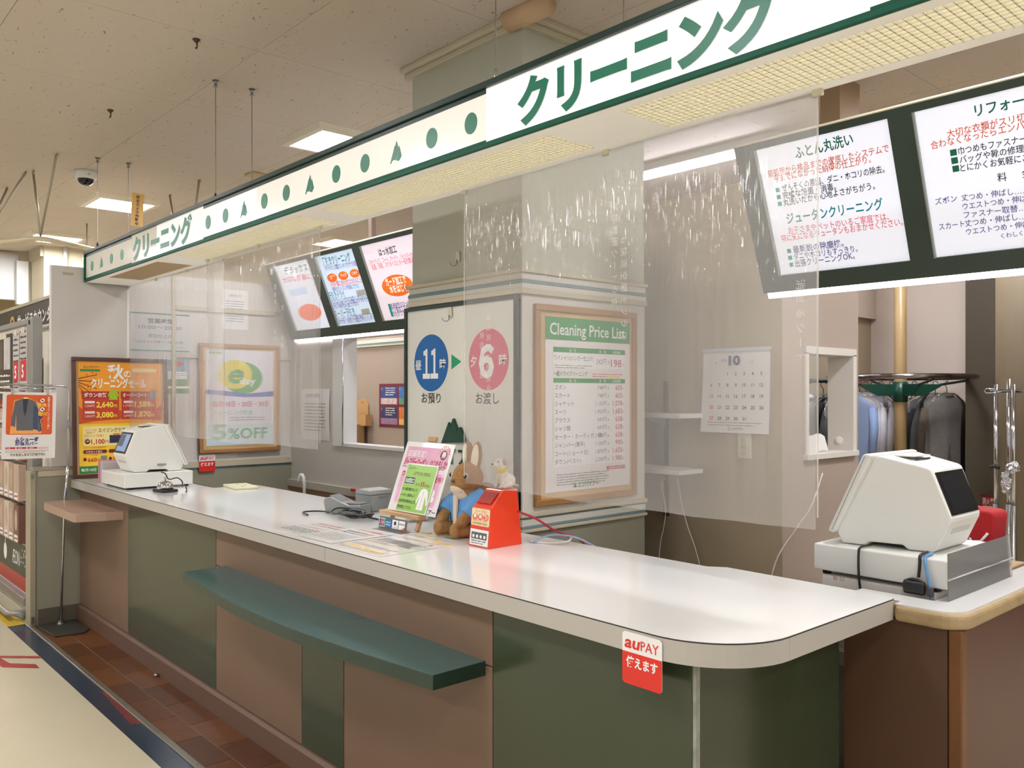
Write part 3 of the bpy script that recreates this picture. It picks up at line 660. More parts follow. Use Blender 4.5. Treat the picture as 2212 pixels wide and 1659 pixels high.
# cords over the second drawer
def cord(pts, r, m, name, label, cat='cable', n=6, sub=6):
    P = [Vector(p) for p in pts]; out = []
    for i in range(len(P) - 1):
        a, b, c, d = P[max(i - 1, 0)], P[i], P[i + 1], P[min(i + 2, len(P) - 1)]
        for k in range(sub):
            t = k / sub; out.append(.5 * ((2 * b) + (c - a) * t + (2 * a - 5 * b + 4 * c - d) * t * t + (3 * b - a - 3 * c + d) * t ** 3))
    out.append(P[-1])
    return solo(MB().tube(out, r, n), name, m, label, cat, smooth=True)
M_bc = mat('black_cable', (16, 16, 17), .4); M_blue = mat('blue_cable', (92, 148, 200), .4); M_redc = mat('red_cord', (170, 30, 34), .5); M_wc = mat('white_cable', (226, 222, 214), .45)
cord([(-1.165, 2.46, 1.003), (-1.165, 2.40, 1.003), (-1.165, 2.388, .985), (-1.163, 2.386, .92), (-1.156, 2.388, .85), (-1.15, 2.39, .72)], .0035, M_bc, 'power_cable', 'thin black cable hanging over the drawer front under the dark-screen register')
cord([(-1.005, 2.47, 1.003), (-.995, 2.40, 1.004), (-.993, 2.391, .985), (-.994, 2.39, .965), (-.996, 2.39, .945)], .0042, M_bc, 'power_cable', 'thick black cable hanging beside the blue cable')
cord([(-.99, 2.47, 1.003), (-.98, 2.395, 1.0), (-.972, 2.383, .97), (-.962, 2.381, .92), (-.958, 2.381, .86), (-.957, 2.381, .72)], .0042, M_blue, 'network_cable', 'light blue network cable hanging over the drawer edge')
ad = thing('plug_adapter', 'black plug adapter with looped cord behind the rim', 'adapter', (-1.0, 2.365, .896))
MB().box(-1.03, -.972, 2.366, 2.384, .9, .938).build('adapter_body', BLACK, ad, bevel=.006); MB().box(-.968, -.95, 2.37, 2.38, .9, .925).build('plug_block', mat('dark_grey_plastic', (60, 60, 62), .4), ad, bevel=.003)
MB().tube([(-1.0 + .03 * math.cos(a), 2.3745, .921 + .02 * math.sin(a)) for a in [R(20 + 16 * i) for i in range(12)]], .004, 6).build('cord_loop', M_bc, ad, smooth=True)
def clear(name, tint=(235, 232, 228), fac=.25, ior=1.3):
    if name in MATS: return MATS[name]
    m = bpy.data.materials.new(name); m.use_nodes = True; nt = m.node_tree; nt.nodes.clear(); N = nt.nodes.new
    out = N('ShaderNodeOutputMaterial'); tr = N('ShaderNodeBsdfTransparent'); tr.inputs[0].default_value = (.96, .95, .94, 1); df = N('ShaderNodeBsdfDiffuse'); df.inputs[0].default_value = lin(tint); gl = N('ShaderNodeBsdfGlossy'); gl.inputs['Roughness'].default_value = .12
    m1 = N('ShaderNodeMixShader'); m1.inputs[0].default_value = fac; nt.links.new(tr.outputs[0], m1.inputs[1]); nt.links.new(df.outputs[0], m1.inputs[2])
    fr = N('ShaderNodeFresnel'); fr.inputs[0].default_value = ior; m2 = N('ShaderNodeMixShader'); nt.links.new(fr.outputs[0], m2.inputs[0]); nt.links.new(m1.outputs[0], m2.inputs[1]); nt.links.new(gl.outputs[0], m2.inputs[2]); nt.links.new(m2.outputs[0], out.inputs[0])
    MATS[name] = m; return m
ac = thing('acrylic_screen', 'clear frosted acrylic sheet standing beside the dark-screen register', 'screen', (-.93, 2.6, .9))
MB().add([(-.912, 2.372, .896), (-.91, 2.372, .896), (-.919, 2.385, 1.02), (-.917, 2.385, 1.02), (-.912, 2.855, .896), (-.91, 2.855, .896), (-.919, 2.85, 1.02), (-.917, 2.85, 1.02)], [(0, 2, 6, 4), (1, 5, 7, 3), (0, 1, 3, 2), (4, 6, 7, 5), (2, 3, 7, 6), (0, 4, 5, 1)]).build('sheet', clear('frosted_acrylic', (250, 246, 242), .2, 1.1), ac)
MB().tube([(-.914, 2.376, .95), (-.908, 2.85, .952)], .0022, 6).build('bent_rib', clear('acrylic_rib', (235, 232, 228), .6), ac, smooth=True)
rb = thing('red_bag', 'red fabric box with white rope handles behind the dark-screen register', 'bag', (-1.27, 3.3, .7))
MB().prism([(-1.34, .7), (-1.13, .7), (-1.098, 1.015), (-1.11, 1.03), (-1.25, 1.036), (-1.34, 1.0)], 'y', 3.27, 3.4).build('body', mat('red_fabric', (178, 24, 30), .75, bump=.15, bs=300), rb, bevel=.008)
for hx in (-1.27, -1.15): MB().tube([(hx - .03, 3.263, .93), (hx - .02, 3.255, .9 + .02), (hx + .01, 3.255, .925), (hx + .03, 3.263, .955)], .0045, 8).build('rope_handle', PAPER, rb, smooth=True)
MB().tube([(-1.118, 3.268, .905), (-1.116, 3.255, .9)], .01, 10).build('brass_button', mat('brass', (190, 150, 60), .3, 1), rb, smooth=True)
# ---- call bell
cbell = thing('call_bell', 'chrome call bell on black base in front of the lit-screen register', 'bell', (-4.775, 1.70, ZC), (0, 0, R(8)))
MB().prism([(-.06, -.045), (.06, -.045), (.06, .045), (-.06, .045)], 'z', 0, .016).build('base', BLACK, cbell, world=False, bevel=.006)
MB().lathe([(.0445, .018), (.044, .03), (.039, .044), (.028, .055), (.012, .061), (.006, .062)], 28, (0, 0, 0)).build('dome', CHROME, cbell, world=False, smooth=True)
MB().lathe([(.004, .06), (.004, .072), (.009, .074), (.009, .079), (.004, .082)], 14).build('plunger', CHROME, cbell, world=False, smooth=True)
cord([(-4.95, 1.74, ZC + .094), (-4.90, 1.745, ZC + .088), (-4.86, 1.75, ZC + .06), (-4.80, 1.775, ZC + .07), (-4.765, 1.79, ZC + .05), (-4.79, 1.80, ZC + .022), (-4.75, 1.80, ZC + .03), (-4.70, 1.79, ZC + .005), (-4.66, 1.77, ZC + .005)], .0035, M_bc, 'bell_cord', 'looped black cord lying behind the chrome call bell')
# sleeves of paper between register and poster
for k, (dx, m, l) in enumerate(((0, mat('pink_sleeve', (214, 148, 158), .4, var=.1), 'pink plastic document sleeve standing beside the autumn poster'), (.028, mat('pale_sleeve', (206, 200, 200), .35), 'pale clear document sleeve behind the pink sleeve'), (.056, mat('grey_sleeve', (186, 178, 176), .4, var=.1), 'greyish document sleeve touching the drawer'))):
    solo(MB().box(-5.54 + dx * 1.6, -5.53 + dx * 1.6, 1.57, 1.86, ZC, ZC + .135 - .004 * k), 'document_sleeve', m, l, 'folder', 'sleeves by the drawer', bevel=.002)
# ---- coin tray, umbrella handle
tr = thing('coin_tray', 'cream coin tray with small printed marks on the countertop', 'tray', (-4.70, 2.1, ZC), (0, 0, R(-8)))
MB().prism([(-.115, -.07), (.115, -.07), (.122, 0), (.115, .07), (-.115, .07), (-.122, 0)], 'z', 0, .014).build('tray_body', mat('cream_pad', (232, 224, 190), .5), tr, world=False, bevel=.005)
pt = Print(tr, .0142)
for q in ((-.06, .0), (.02, .02), (.07, -.01)): pt.ell(GRINK, q[0], q[1], .012, .008); pt.text(RED, '円', q[0] - .03, q[1] - .02, .014)
pt.done()
um = thing('umbrella', 'white crook-handled umbrella hooked upright behind the countertop', 'umbrella', (-4.36, 2.31, 0))
MB().tube([(-4.335, 2.31, .25), (-4.335, 2.31, .955), (-4.34, 2.31, .978), (-4.357, 2.31, .992), (-4.378, 2.31, .99), (-4.392, 2.31, .975), (-4.396, 2.31, .953)], .0085, 12).build('handle', WHITE_P, um, smooth=True)
MB().lathe([(.005, 0), (.012, .05), (.03, .5), (.02, .62), (.008, .66)], 14, (-4.335, 2.31, 0)).build('furled_canopy', mat('white_canopy', (220, 220, 218), .6), um, smooth=True)
# ---- card reader, printer, tray, cable coil
cr = thing('card_terminal', 'grey payment card terminal with keypad on the countertop', 'card reader', (-3.37, 2.02, ZC), (0, 0, R(22)))
MB().prism([(-.1, 0), (.09, 0), (.095, .045), (.03, .042), (.0, .05), (-.07, .075), (-.105, .068), (-.11, .05)], 'y', -.045, .045).build('housing', mat('grey_terminal', (136, 138, 134), .42), cr, world=False, bevel=.006)
MB().obox((-.05, 0, .0655), (.07, .07, .006), Matrix.Rotation(R(20), 3, 'Y')).build('display', mat('lcd_grey', (72, 78, 74), .2), cr, world=False)
kp = MB().box(.005, .085, -.035, .035, .044, .047).build('keypad', mat('keypad_dark', (84, 86, 84), .5), cr, world=False)
for i in range(4):
    for j in range(3): MB().box(.01 + .019 * i, .024 + .019 * i, -.03 + .021 * j, -.012 + .021 * j, .047, .050).build('key', GREY, kp, world=False)
pn = thing('receipt_printer', 'boxy grey receipt printer behind the card terminal', 'printer', (-3.39, 2.165, ZC), (0, 0, R(4)))
MB().box(-.065, .065, -.06, .06, 0, .075).build('housing', mat('grey_printer', (150, 152, 150), .42), pn, world=False, bevel=.005)
MB().prism([(-.06, .076), (.06, .076), (.055, .096), (-.03, .1), (-.06, .09)], 'y', -.064, .064).build('lid', mat('grey_printer_lid', (168, 170, 168), .42), pn, world=False, bevel=.004)
MB().box(.066, .068, -.02, .03, .06, .07).build('latch', GREY, pn, world=False)
wt = thing('white_dish', 'low white plastic dish behind the wooden easel', 'tray', (-3.05, 2.12, ZC), (0, 0, R(-10)))
MB().prism([(-.1, -.055), (.1, -.055), (.1, .055), (-.1, .055)], 'z', 0, .03).build('dish', WHITE_P, wt, world=False, bevel=.012, seg=3)
MB().prism([(-.105, -.06), (.105, -.06), (.105, .06), (-.105, .06)], 'z', .03, .036).build('rim', WHITE_P, wt, world=False, bevel=.003)
rd = random.Random(4); P = []
for i in range(90):
    a = i * .42; rr = .035 + .03 * abs(math.sin(i * .13)); P.append((-3.22 + rr * 1.5 * math.cos(a) + .05 * math.sin(i * .05), 1.945 + rr * .9 * math.sin(a), ZC + .009 + .02 * abs(math.sin(i * .37)) + .004 * rd.random()))
P = [(-3.40, 1.83, ZC + .006), (-3.50, 1.86, ZC + .006), (-3.48, 1.93, ZC + .006), (-3.36, 1.935, ZC + .01)] + P[::2] + [(-3.12, 1.99, ZC + .006), (-3.05, 1.99, ZC + .006)]
cord(P, .0038, M_bc, 'coiled_cable', 'tangled black cable coiled before the grey card terminal', sub=4)
cord([(-3.33, 2.22, ZC + .02), (-3.25, 2.21, ZC + .05), (-3.1, 2.21, ZC + .045), (-2.95, 2.2, ZC + .006), (-2.75, 2.17, ZC + .006), (-2.62, 2.2, ZC + .006)], .004, M_blue, 'network_cable', 'blue network cable running behind the easel')
cord([(-2.24, 2.03, 1.03), (-2.22, 2.1, 1.0), (-2.22, 2.2, .945), (-2.2, 2.285, .915), (-2.17, 2.32, .88)], .0045, M_redc, 'red_cable', 'red cord running down from the donation box to the counter back')
cord([(-2.24, 2.1, ZC + .005), (-2.2, 2.16, ZC + .03), (-2.12, 2.22, ZC + .02), (-2.05, 2.3, ZC - .04)], .0035, mat('pale_blue_cable', (150, 176, 208), .4), 'network_cable', 'pale blue cable behind the donation box')
cord([(-2.26, 2.11, ZC + .004), (-2.19, 2.14, ZC + .004), (-2.14, 2.18, ZC + .012), (-2.16, 2.22, ZC + .02)], .004, M_wc, 'white_cable', 'short white cable end behind the donation box')
# ---- easel with two notices
es = thing('tabletop_easel', 'small wooden easel holding a pink coupon notice', 'easel', (-2.85, 1.97, ZC))
MB().box(-2.975, -2.70, 1.925, 1.962, .957, .972).build('ledge', WOOD, es, bevel=.002)
for x in (-2.925, -2.735): MB().obox((x, 1.958, .9455), (.018, .014, .078), Matrix.Rotation(R(-20), 3, 'X')).build('leg', WOOD, es, bevel=.002)
for x in (-2.925, -2.735): MB().obox((x + .0, 2.03, 1.09), (.016, .012, .24), Matrix.Rotation(R(-20), 3, 'X')).build('upright', WOOD, es, bevel=.002)
MB().obox((-2.8, 2.072, 1.262), (.05, .016, .022), Matrix.Rotation(R(-20), 3, 'X')).build('top_clip', WOOD, es, bevel=.002)
MB().obox((-2.83, 2.11, 1.058), (.016, .012, .31), Matrix.Rotation(R(18), 3, 'X')).build('rear_leg', WOOD, es, bevel=.002)
z4 = Z(640, 900, 3.95)
ME = Matrix.Translation((-2.948, 1.949, .975)) @ Matrix.Rotation(R(70), 4, 'X')
pp = thing('coupon_notice', 'laminated pink and white coupon notice on the wooden easel', 'notice', M=ME)
MB().box(0, .325, 0, .292, -.002, 0).build('sheet', mat('laminated_paper', (236, 234, 232), .15), pp, world=False)
PINK = mat('pink_print', (226, 170, 196), .4, var=.12, vs_=14); LPINK = mat('pale_pink_print', (240, 206, 220), .4); MAG = mat('crimson_print', (186, 28, 60), .4)
p = Print(pp)
p.rect(PINK, .02, .195, .305, .272); p.rect(LPINK, .02, .03, .305, .18); p.up()
p.rrect(PINK, .028, .035, .297, .168, .012); p.up()
p.text(WINK, '店舗限定！', .03, .232, .03, .13, bold=.01); p.text(MAG, 'バースデークーポン、はじめました!', .018, .192, .038, .29, bold=.03, slant=.1); p.rect(MAG, .015, .185, .3, .1875)
p.ell(mat('maroon_print', (110, 24, 36), .4), .272, .245, .022, .02); p.text(WINK, '景', .2595, .235, .028, bold=.03)
for k in range(9): a = R(20 * k + 10); p.poly(ORANGE, [(.272 + .026 * math.cos(a), .245 + .026 * math.sin(a)), (.272 + .04 * math.cos(a + .05), .245 + .04 * math.sin(a + .05)), (.272 + .04 * math.cos(a - .05), .245 + .04 * math.sin(a - .05))])
p.text(MAG, 'を配布！', .235, .135, .026, .075, bold=.02); p.text(MAG, '来店', .03, .15, .02, bold=.02); p.ell(WINK, .265, .09, .018, .016); p.ell(WINK, .265, .066, .022, .014)
p.text(INK, 'エンパイアー', .17, .006, .024, .15, bold=.02); p.done()
MG = ME @ Matrix.Translation((.065, .004, .006))
om = thing('option_notice', 'green option menu card leaning on the pink coupon notice', 'notice', M=MG)
LG = mat('lime_print', (150, 196, 88), .3)
MB().box(-.006, .202, -.004, .196, -.003, -.0005).build('sheet', mat('laminated_card', (230, 234, 224), .15), om, world=False)
p = Print(om, 0); p.rect(LG, 0, 0, .196, .19); p.up()
p.text(DGREEN, 'エンパイアー', .012, .172, .011, .05, bold=.02); p.text(mat('brown_print', (120, 84, 40), .5), 'OPTION MENU', .052, .148, .021, .115)
p.rect(DGREEN, .006, .112, .072, .138); p.up(); p.text(WINK, '形成型加工', .009, .117, .02, .06, bold=.02, slant=.1)
p.text(mat('brown_print', (120, 84, 40), .5), '加工料', .085, .108, .012, .03); p.text(RED, '55', .118, .107, .024, .026, bold=.02); p.text(mat('brown_print', (120, 84, 40), .5), '円(税込)', .147, .107, .012, .035)
for k, (s_, w_) in enumerate((('いつも着る物だからこそ', .105), ('シャキッと気持ちよく', .1), ('当社が誇る特別な仕上げを', .118), ('是非体感してください', .098))): p.text(INK, s_, .004, .083 - .0245 * k, .0145, w_, bold=.01)
p.poly(WINK, [(.132, .012), (.175, .012), (.172, .07), (.19, .03), (.196, .04), (.182, .088), (.166, .098), (.146, .098), (.13, .088), (.118, .04), (.124, .034), (.136, .07)])
p.up(); p.rect(GINK, .153, .014, .1545, .09); p.done()
# ---- payment brand stand
bsn = thing('brand_stand', 'small clear acrylic stand with four card brand marks', 'stand', (-2.82, 1.885, ZC), (0, 0, R(2)))
MB().prism([(-.03, 0), (.018, 0), (.018, .002), (-.001, .002), (.006, .05), (.0045, .05), (-.003, .0025), (-.03, .002)], 'x', -.095, .095).build('holder', clear('clear_acrylic', (235, 238, 240), .12), bsn, world=False)
def _brand(p):
    cols = [PAPER, mat('brand_blue', (40, 112, 170), .4), PAPER, PAPER]
    for k in range(4): p.rect(cols[k], -.086 + .044 * k, .009, -.046 + .044 * k, .043)
    p.up()
    for j, c in enumerate((NAVY, RED, GRINK)): p.rrect(c, -.084 + .0125 * j, .011, -.0735 + .0125 * j, .041, .003)
    p.up(); p.text(WINK, 'J', -.081, .022, .012); p.text(WINK, 'C', -.0695, .022, .012); p.text(WINK, 'B', -.057, .022, .012)
    p.text(WINK, 'AMERICAN', -.04, .027, .008, .032, bold=.02); p.text(WINK, 'EXPRESS', -.04, .017, .008, .032, bold=.02)
    p.ell(NAVY, .022, .03, .008, .008); p.text(NAVY, 'Diners Club', .006, .012, .006, .032); p.text(INK, 'DISCOVER', .049, .027, .008, .034, bold=.02); p.poly(ORANGE, [(.06, .009), (.086, .009), (.086, .02)])
front_print(bsn, MW[bsn.name] @ Matrix.Translation((0, -.004, .002)) @ Matrix.Rotation(R(82), 4, 'X'), _brand)
# ---- laminated sheets lying on the counter
M_lam = mat('laminated_sheet', (240, 239, 234), .1, coat=.3)
def sheet(x0, y0, x1, y1, label, fn, a=0, dz=0):
    M = face_up(x0, y0, ZC + dz, a); t = thing('laminated_sheet', label, 'notice', M=M, group='laminated sheets on the counter')
    MB().box(0, x1 - x0, 0, y1 - y0, .0002, .0012).build('sheet', M_lam, t, world=False)
    p = Print(t, .0014, .0002); fn(p, x1 - x0, y1 - y0); p.done()
def s1(p, W, H):
    p.text(RED, '衣類をお預けのお客様へ', .03, H - .05, .022, W - .06, bold=.03); p.text(INK, 'クリーニングのご案内とお願い', .03, H - .08, .016, W - .05, bold=.02)
    p.text(RED, 'ポケットの中をご確認ください', .02, H - .125, .016, W - .07); p.lines(INK, (.02, H - .155), W - .03, 4, .018, .006); p.text(INK, 'エンパイアー', W - .12, .02, .014)
def s2(p, W, H):
    p.text(RED, 'クリーニングのお知らせ', .04, H - .06, .026, W - .06, bold=.03); p.text(INK, '大切な衣類をお預かりします', .02, H - .1, .02, W - .05, bold=.03); p.text(INK, 'ご確認のうえお申し付けください', .02, H - .125, .016, W - .05, bold=.02); p.lines(GINK, (.02, H - .16), W - .03, 6, .018, .006, 3)
def s3(p, W, H):
    yl = mat('amber_print', (240, 196, 70), .3)
    for k, (x, y, w_, c) in enumerate(((.02, .05, .12, yl), (.15, .03, .14, yl), (.03, .36, .12, yl), (.18, .30, .13, yl), (.16, .39, .06, GRINK), (.2, .44, .1, mat('salmon_print', (212, 128, 104), .3)))): p.rect(c, x, y, x + w_, y + .016)
    for k, (x, y, c) in enumerate(((.03, .17, (150, 148, 140)), (.11, .17, (112, 108, 112)), (.19, .16, (120, 116, 128)), (.25, .17, (196, 204, 196)))): p.rect(mat('photo_print_%d' % k, c, .3, var=.3, vs_=60), x, y, x + .07, y + .06)
    for k in range(7): p.lines(GINK if k % 2 else mat('ochre_print', (176, 134, 60), .4), (.02, .03 + .062 * k), W - .02, 2, .014, .005, k)
    for q in ((.05, .41), (.1, .43), (.27, .25)): p.ell(RED, q[0], q[1], .009, .009)
sheet(-3.2, 1.545, -2.94, 1.80, 'white laminated sheet with red heading nearest the card terminal cable', s1, 3)
sheet(-2.955, 1.55, -2.72, 1.845, 'white laminated sheet with red heading overlapping its neighbour', s2, 1, .0016)
sheet(-2.715, 1.548, -2.395, 2.0, 'colourful laminated sheet with yellow bars before the plush rabbit', s3, 0, .0004)
# ---- donation box
DBX = thing('donation_box', 'orange red plastic donation box with slanted coin slot', 'donation box', (-2.315, 1.99, ZC))
M_or = mat('orange_red_plastic', (226, 62, 28), .3, coat=.2)
prof = [(1.911, 0), (2.068, 0), (2.058, .2), (1.985, .2), (1.925, .138)]
m = MB(); n = len(prof); xa = lambda z: -2.374 + .014 * z / .2; xb = lambda z: -2.257 - .014 * z / .2
m.add([(xa(z), y, z + ZC) for y, z in prof] + [(xb(z), y, z + ZC) for y, z in prof], [tuple(range(n)), tuple(range(2 * n - 1, n - 1, -1))] + [(i, n + i, n + (i + 1) % n, (i + 1) % n) for i in range(n)])
m.build('box_body', M_or, DBX, bevel=.004)
MB().obox((-2.315, 1.953, ZC + .1715), (.075, .052, .004), Matrix.Rotation(R(46), 3, 'X')).build('coin_funnel', mat('deep_red_plastic', (168, 26, 16), .35), DBX)
Md = Matrix.Translation((-2.315, 1.9105, ZC)) @ Matrix.Rotation(R(84.2), 4, 'X')
def _don(p):
    cr_ = mat('cream_label', (240, 214, 166), .5)
    p.rrect(cr_, -.05, .075, .05, .136, .006); p.rect(PAPER, -.05, .006, .05, .062); p.up()
    p.text(RED, 'ハーブの', -.03, .12, .014, .06); p.text(ORANGE, '育成にご協力', -.042, .09, .008, .08)
    for k, ch in enumerate('募金箱'): p.ell(mat('coral_print', (226, 106, 78), .5), -.03 + .03 * k, .106, .0145, .0115)
    p.up()
    for k, ch in enumerate('募金箱'): p.text(WINK, ch, -.03 + .03 * k, .1, .018, None, 'C', .03)
    p.text(INK, '日本盲導犬協会', -.04, .08, .008, .08); p.rect(mat('photo_grey', (92, 92, 88), .5, var=.4, vs_=90), -.042, .028, .042, .052); p.lines(INK, (-.04, .02), .04, 2, .008, .003)
    p.up()
    for k in range(4): p.ell(PAPER, -.03 + .02 * k, .038, .006, .006)
front_print(DBX, Md, _don)
# ---- soft toys and figurine: closed bodies grown from overlapping rounded volumes
def blend(mb, name, m, parent, vox=.006, smooth=6):
    o = mb.build(name, m, parent, world=False, smooth=True)
    r = o.modifiers.new('merge', 'REMESH'); r.mode = 'VOXEL'; r.voxel_size = vox; r.use_smooth_shade = True
    s = o.modifiers.new('soften', 'SMOOTH'); s.factor = .5; s.iterations = smooth
    return o
M_fur = mat('brown_plush', (178, 134, 88), .95, var=.25, vs_=60, bump=.9, bs=260, spec=.1); M_fur2 = mat('pale_plush', (228, 208, 182), .95, bump=.6, bs=260, spec=.1); M_inner = mat('cream_ear_lining', (236, 222, 200), .9)
M_jac = mat('light_blue_felt', (100, 156, 208), .85, bump=.25, bs=400, var=.06, vs_=30)
rab = thing('plush_rabbit', 'seated brown plush rabbit in a light blue jacket', 'soft toy', M=Matrix.Translation((-2.545, 2.06, ZC + .001)) @ Matrix.Rotation(R(-93), 4, 'Z') @ Matrix.Scale(.93, 4))
Ry = lambda a: Matrix.Rotation(R(a), 3, 'Y'); Rx_ = lambda a: Matrix.Rotation(R(a), 3, 'X')
m = MB(); m.ell((0, 0, .1), (.062, .07, .098)).ell((.012, 0, .236), (.064, .07, .064)).ell((.052, 0, .215), (.036, .048, .04)).ell((.02, 0, .18), (.045, .05, .04))
for s_ in (-1, 1):
    m.ell((-.012, .026 * s_, .318), (.015, .027, .07), Matrix.Rotation(R(26), 3, 'Z') @ Rx_(-5 * s_) @ Ry(-4)); m.ell((.07, .055 * s_, .027), (.06, .028, .026)); m.ell((.12, .058 * s_, .032), (.018, .027, .031)); m.ell((.02, .05 * s_, .034), (.05, .034, .034))
    m.tube([(.012, .055 * s_, .15), (.045, .082 * s_, .11), (.085, .072 * s_, .075)], [.03, .028, .024], 12); m.ell((.09, .07 * s_, .07), (.027, .025, .025))
blend(m, 'body', M_fur, rab, .005, 5)
blend(MB().ell((.06, 0, .193), (.034, .036, .024)).ell((.035, 0, .17), (.044, .04, .03)), 'chin_patch', M_fur2, rab, .005, 4)
for s_ in (-1, 1):
    MB().ell((-.0005, .0315 * s_, .318), (.007, .017, .056), Matrix.Rotation(R(26), 3, 'Z') @ Rx_(-5 * s_) @ Ry(-4)).build('ear_lining', M_inner, rab, world=False, smooth=True)
    ey = MB().ell((.0545, .0450 * s_, .247), (.0115, .009, .0125)).build('eye', M_fur2, rab, world=False, smooth=True)
    MB().ell((.0615, .0505 * s_, .247), (.009, .0075, .009)).build('pupil', mat('black_bead', (10, 10, 11), .1), ey, world=False, smooth=True)
MB().ell((.0885, 0, .226), (.006, .01, .006)).build('nose', mat('nose_brown', (92, 60, 46), .6), rab, world=False, smooth=True)
jk = MB(); jk.ell((-.004, 0, .112), (.073, .082, .088)).ell((-.002, 0, .075), (.08, .09, .056)).ell((-.004, 0, .172), (.056, .062, .026))
for s_ in (-1, 1): jk.tube([(.006, .055 * s_, .155), (.042, .084 * s_, .116), (.068, .078 * s_, .09)], [.038, .041, .04], 12)
blend(jk, 'jacket', M_jac, rab, .005, 5)
MB().box(.07, .0785, -.012, .012, .045, .165).build('shirt_front', M_fur2, rab, world=False)
MB().obox((.062, -.056, .07), (.004, .04, .02), Matrix.Rotation(R(-42), 3, 'Z')).build('jacket_pocket', M_jac, rab, world=False, bevel=.003); MB().obox((.06, .06, .07), (.004, .04, .02), Matrix.Rotation(R(46), 3, 'Z')).build('jacket_pocket', M_jac, rab, world=False, bevel=.003)
r2 = thing('plush_rabbit', 'small brown plush toy peeking out between rabbit and donation box', 'soft toy', (-2.60, 2.205, ZC + .001), (0, 0, R(-95)))
blend(MB().ell((0, 0, .06), (.04, .045, .06)).ell((.015, 0, .15), (.042, .04, .036)).ell((.045, 0, .14), (.02, .022, .02)), 'body', M_fur, r2, .005, 4)
for s_ in (-1, 1):
    ey = MB().ell((.036, .03 * s_, .158), (.008, .006, .008)).build('eye', M_fur2, r2, world=False, smooth=True); MB().ell((.039, .033 * s_, .158), (.005, .0045, .005)).build('pupil', MATS['black_bead'], ey, world=False, smooth=True)
dog = thing('dog_figurine', 'white sitting dog figurine with yellow bib on the donation box', 'figurine', (-2.315, 2.025, ZC + .201), (0, 0, R(-92)))
M_dog = mat('glazed_white', (226, 216, 200), .3, coat=.3, var=.06, vs_=30)
m = MB(); m.ell((-.022, 0, .026), (.034, .024, .027)).ell((0, 0, .056), (.02, .019, .034), Ry(18)).ell((.012, 0, .092), (.02, .017, .018)).ell((.034, 0, .087), (.014, .0095, .009)).tube([(.004, 0, .06), (.01, 0, .088)], [.018, .014], 12)
for s_ in (-1, 1): m.tube([(.012, .011 * s_, .05), (.016, .012 * s_, .008)], [.0085, .006], 10).ell((.02, .012 * s_, .005), (.011, .0065, .005)).ell((-.008, .021 * s_, .012), (.022, .008, .012)).ell((.008, .022 * s_, .005), (.011, .006, .005))
m.tube([(-.05, 0, .01), (-.06, .01, .006), (-.058, .024, .005)], [.006, .005, .003], 8)
blend(m, 'body', M_dog, dog, .0028, 4)
for s_ in (-1, 1):
    MB().ell((.004, .0155 * s_, .094), (.009, .004, .013), Ry(20)).build('ear', mat('pinkish_ear', (198, 158, 136), .5), dog, world=False, smooth=True); MB().ell((.0275, .0085 * s_, .0955), (.0026, .0022, .0026)).build('eye', MATS['black_bead'], dog, world=False, smooth=True)
MB().ell((.0475, 0, .0885), (.0035, .005, .0035)).build('nose', BLACK, dog, world=False, smooth=True)
MB().lathe([(.0205, -.006), (.0215, 0), (.0195, .007)], 18, (.004, 0, .066), Ry(18).to_4x4()).build('bib', mat('yellow_bib', (240, 196, 40), .6), dog, world=False, smooth=True)
MB().tube([(.004, .019, .062), (-.03, .02, .075), (-.048, .0, .086), (-.03, -.02, .075), (.004, -.019, .062)], .0016, 6).build('harness_handle', WHITE_P, dog, world=False, smooth=True)
# ================================================================== BOARDS, POSTERS AND NOTICES
TH = 21.3
M_bd = mat('deep_green_board', (46, 62, 50), .4, var=.12, vs_=6)
L_cool = mat('lit_panel_cool', (236, 238, 250), .3, em=.32, emc=(238, 240, 255)); L_warm = mat('lit_panel_warm', (236, 237, 244), .3, em=.34, emc=(236, 240, 255)); L_blue = mat('lit_panel_blue', (214, 232, 252), .3, em=.32, emc=(218, 234, 255)); L_pink = mat('lit_panel_pink', (244, 230, 240), .3, em=.32, emc=(250, 236, 246))
T_gr = mat('lit_green_print', (0, 96, 72), .5, em=.12, emc=(0, 110, 84)); T_te = mat('lit_teal_print', (10, 132, 142), .5, em=.2); T_or = mat('lit_orange_print', (204, 88, 44), .5, em=.2); T_pk = mat('lit_pink_print', (234, 112, 128), .5, em=0.17); T_bk = mat('lit_black_print', (40, 36, 54), .5, em=.05); T_pu = mat('lit_violet_print', (96, 84, 142), .5, em=.2); T_org = mat('lit_orange_disc', (244, 118, 20), .5, em=0.25); T_cor = mat('lit_coral_disc', (248, 120, 88), .5, em=0.28); T_w = mat('lit_white_print', (250, 248, 244), .5, em=0.39); T_rd = mat('lit_red_print', (226, 52, 56), .5, em=.25); T_tq = mat('lit_turquoise_print', (20, 150, 140), .5, em=.2)
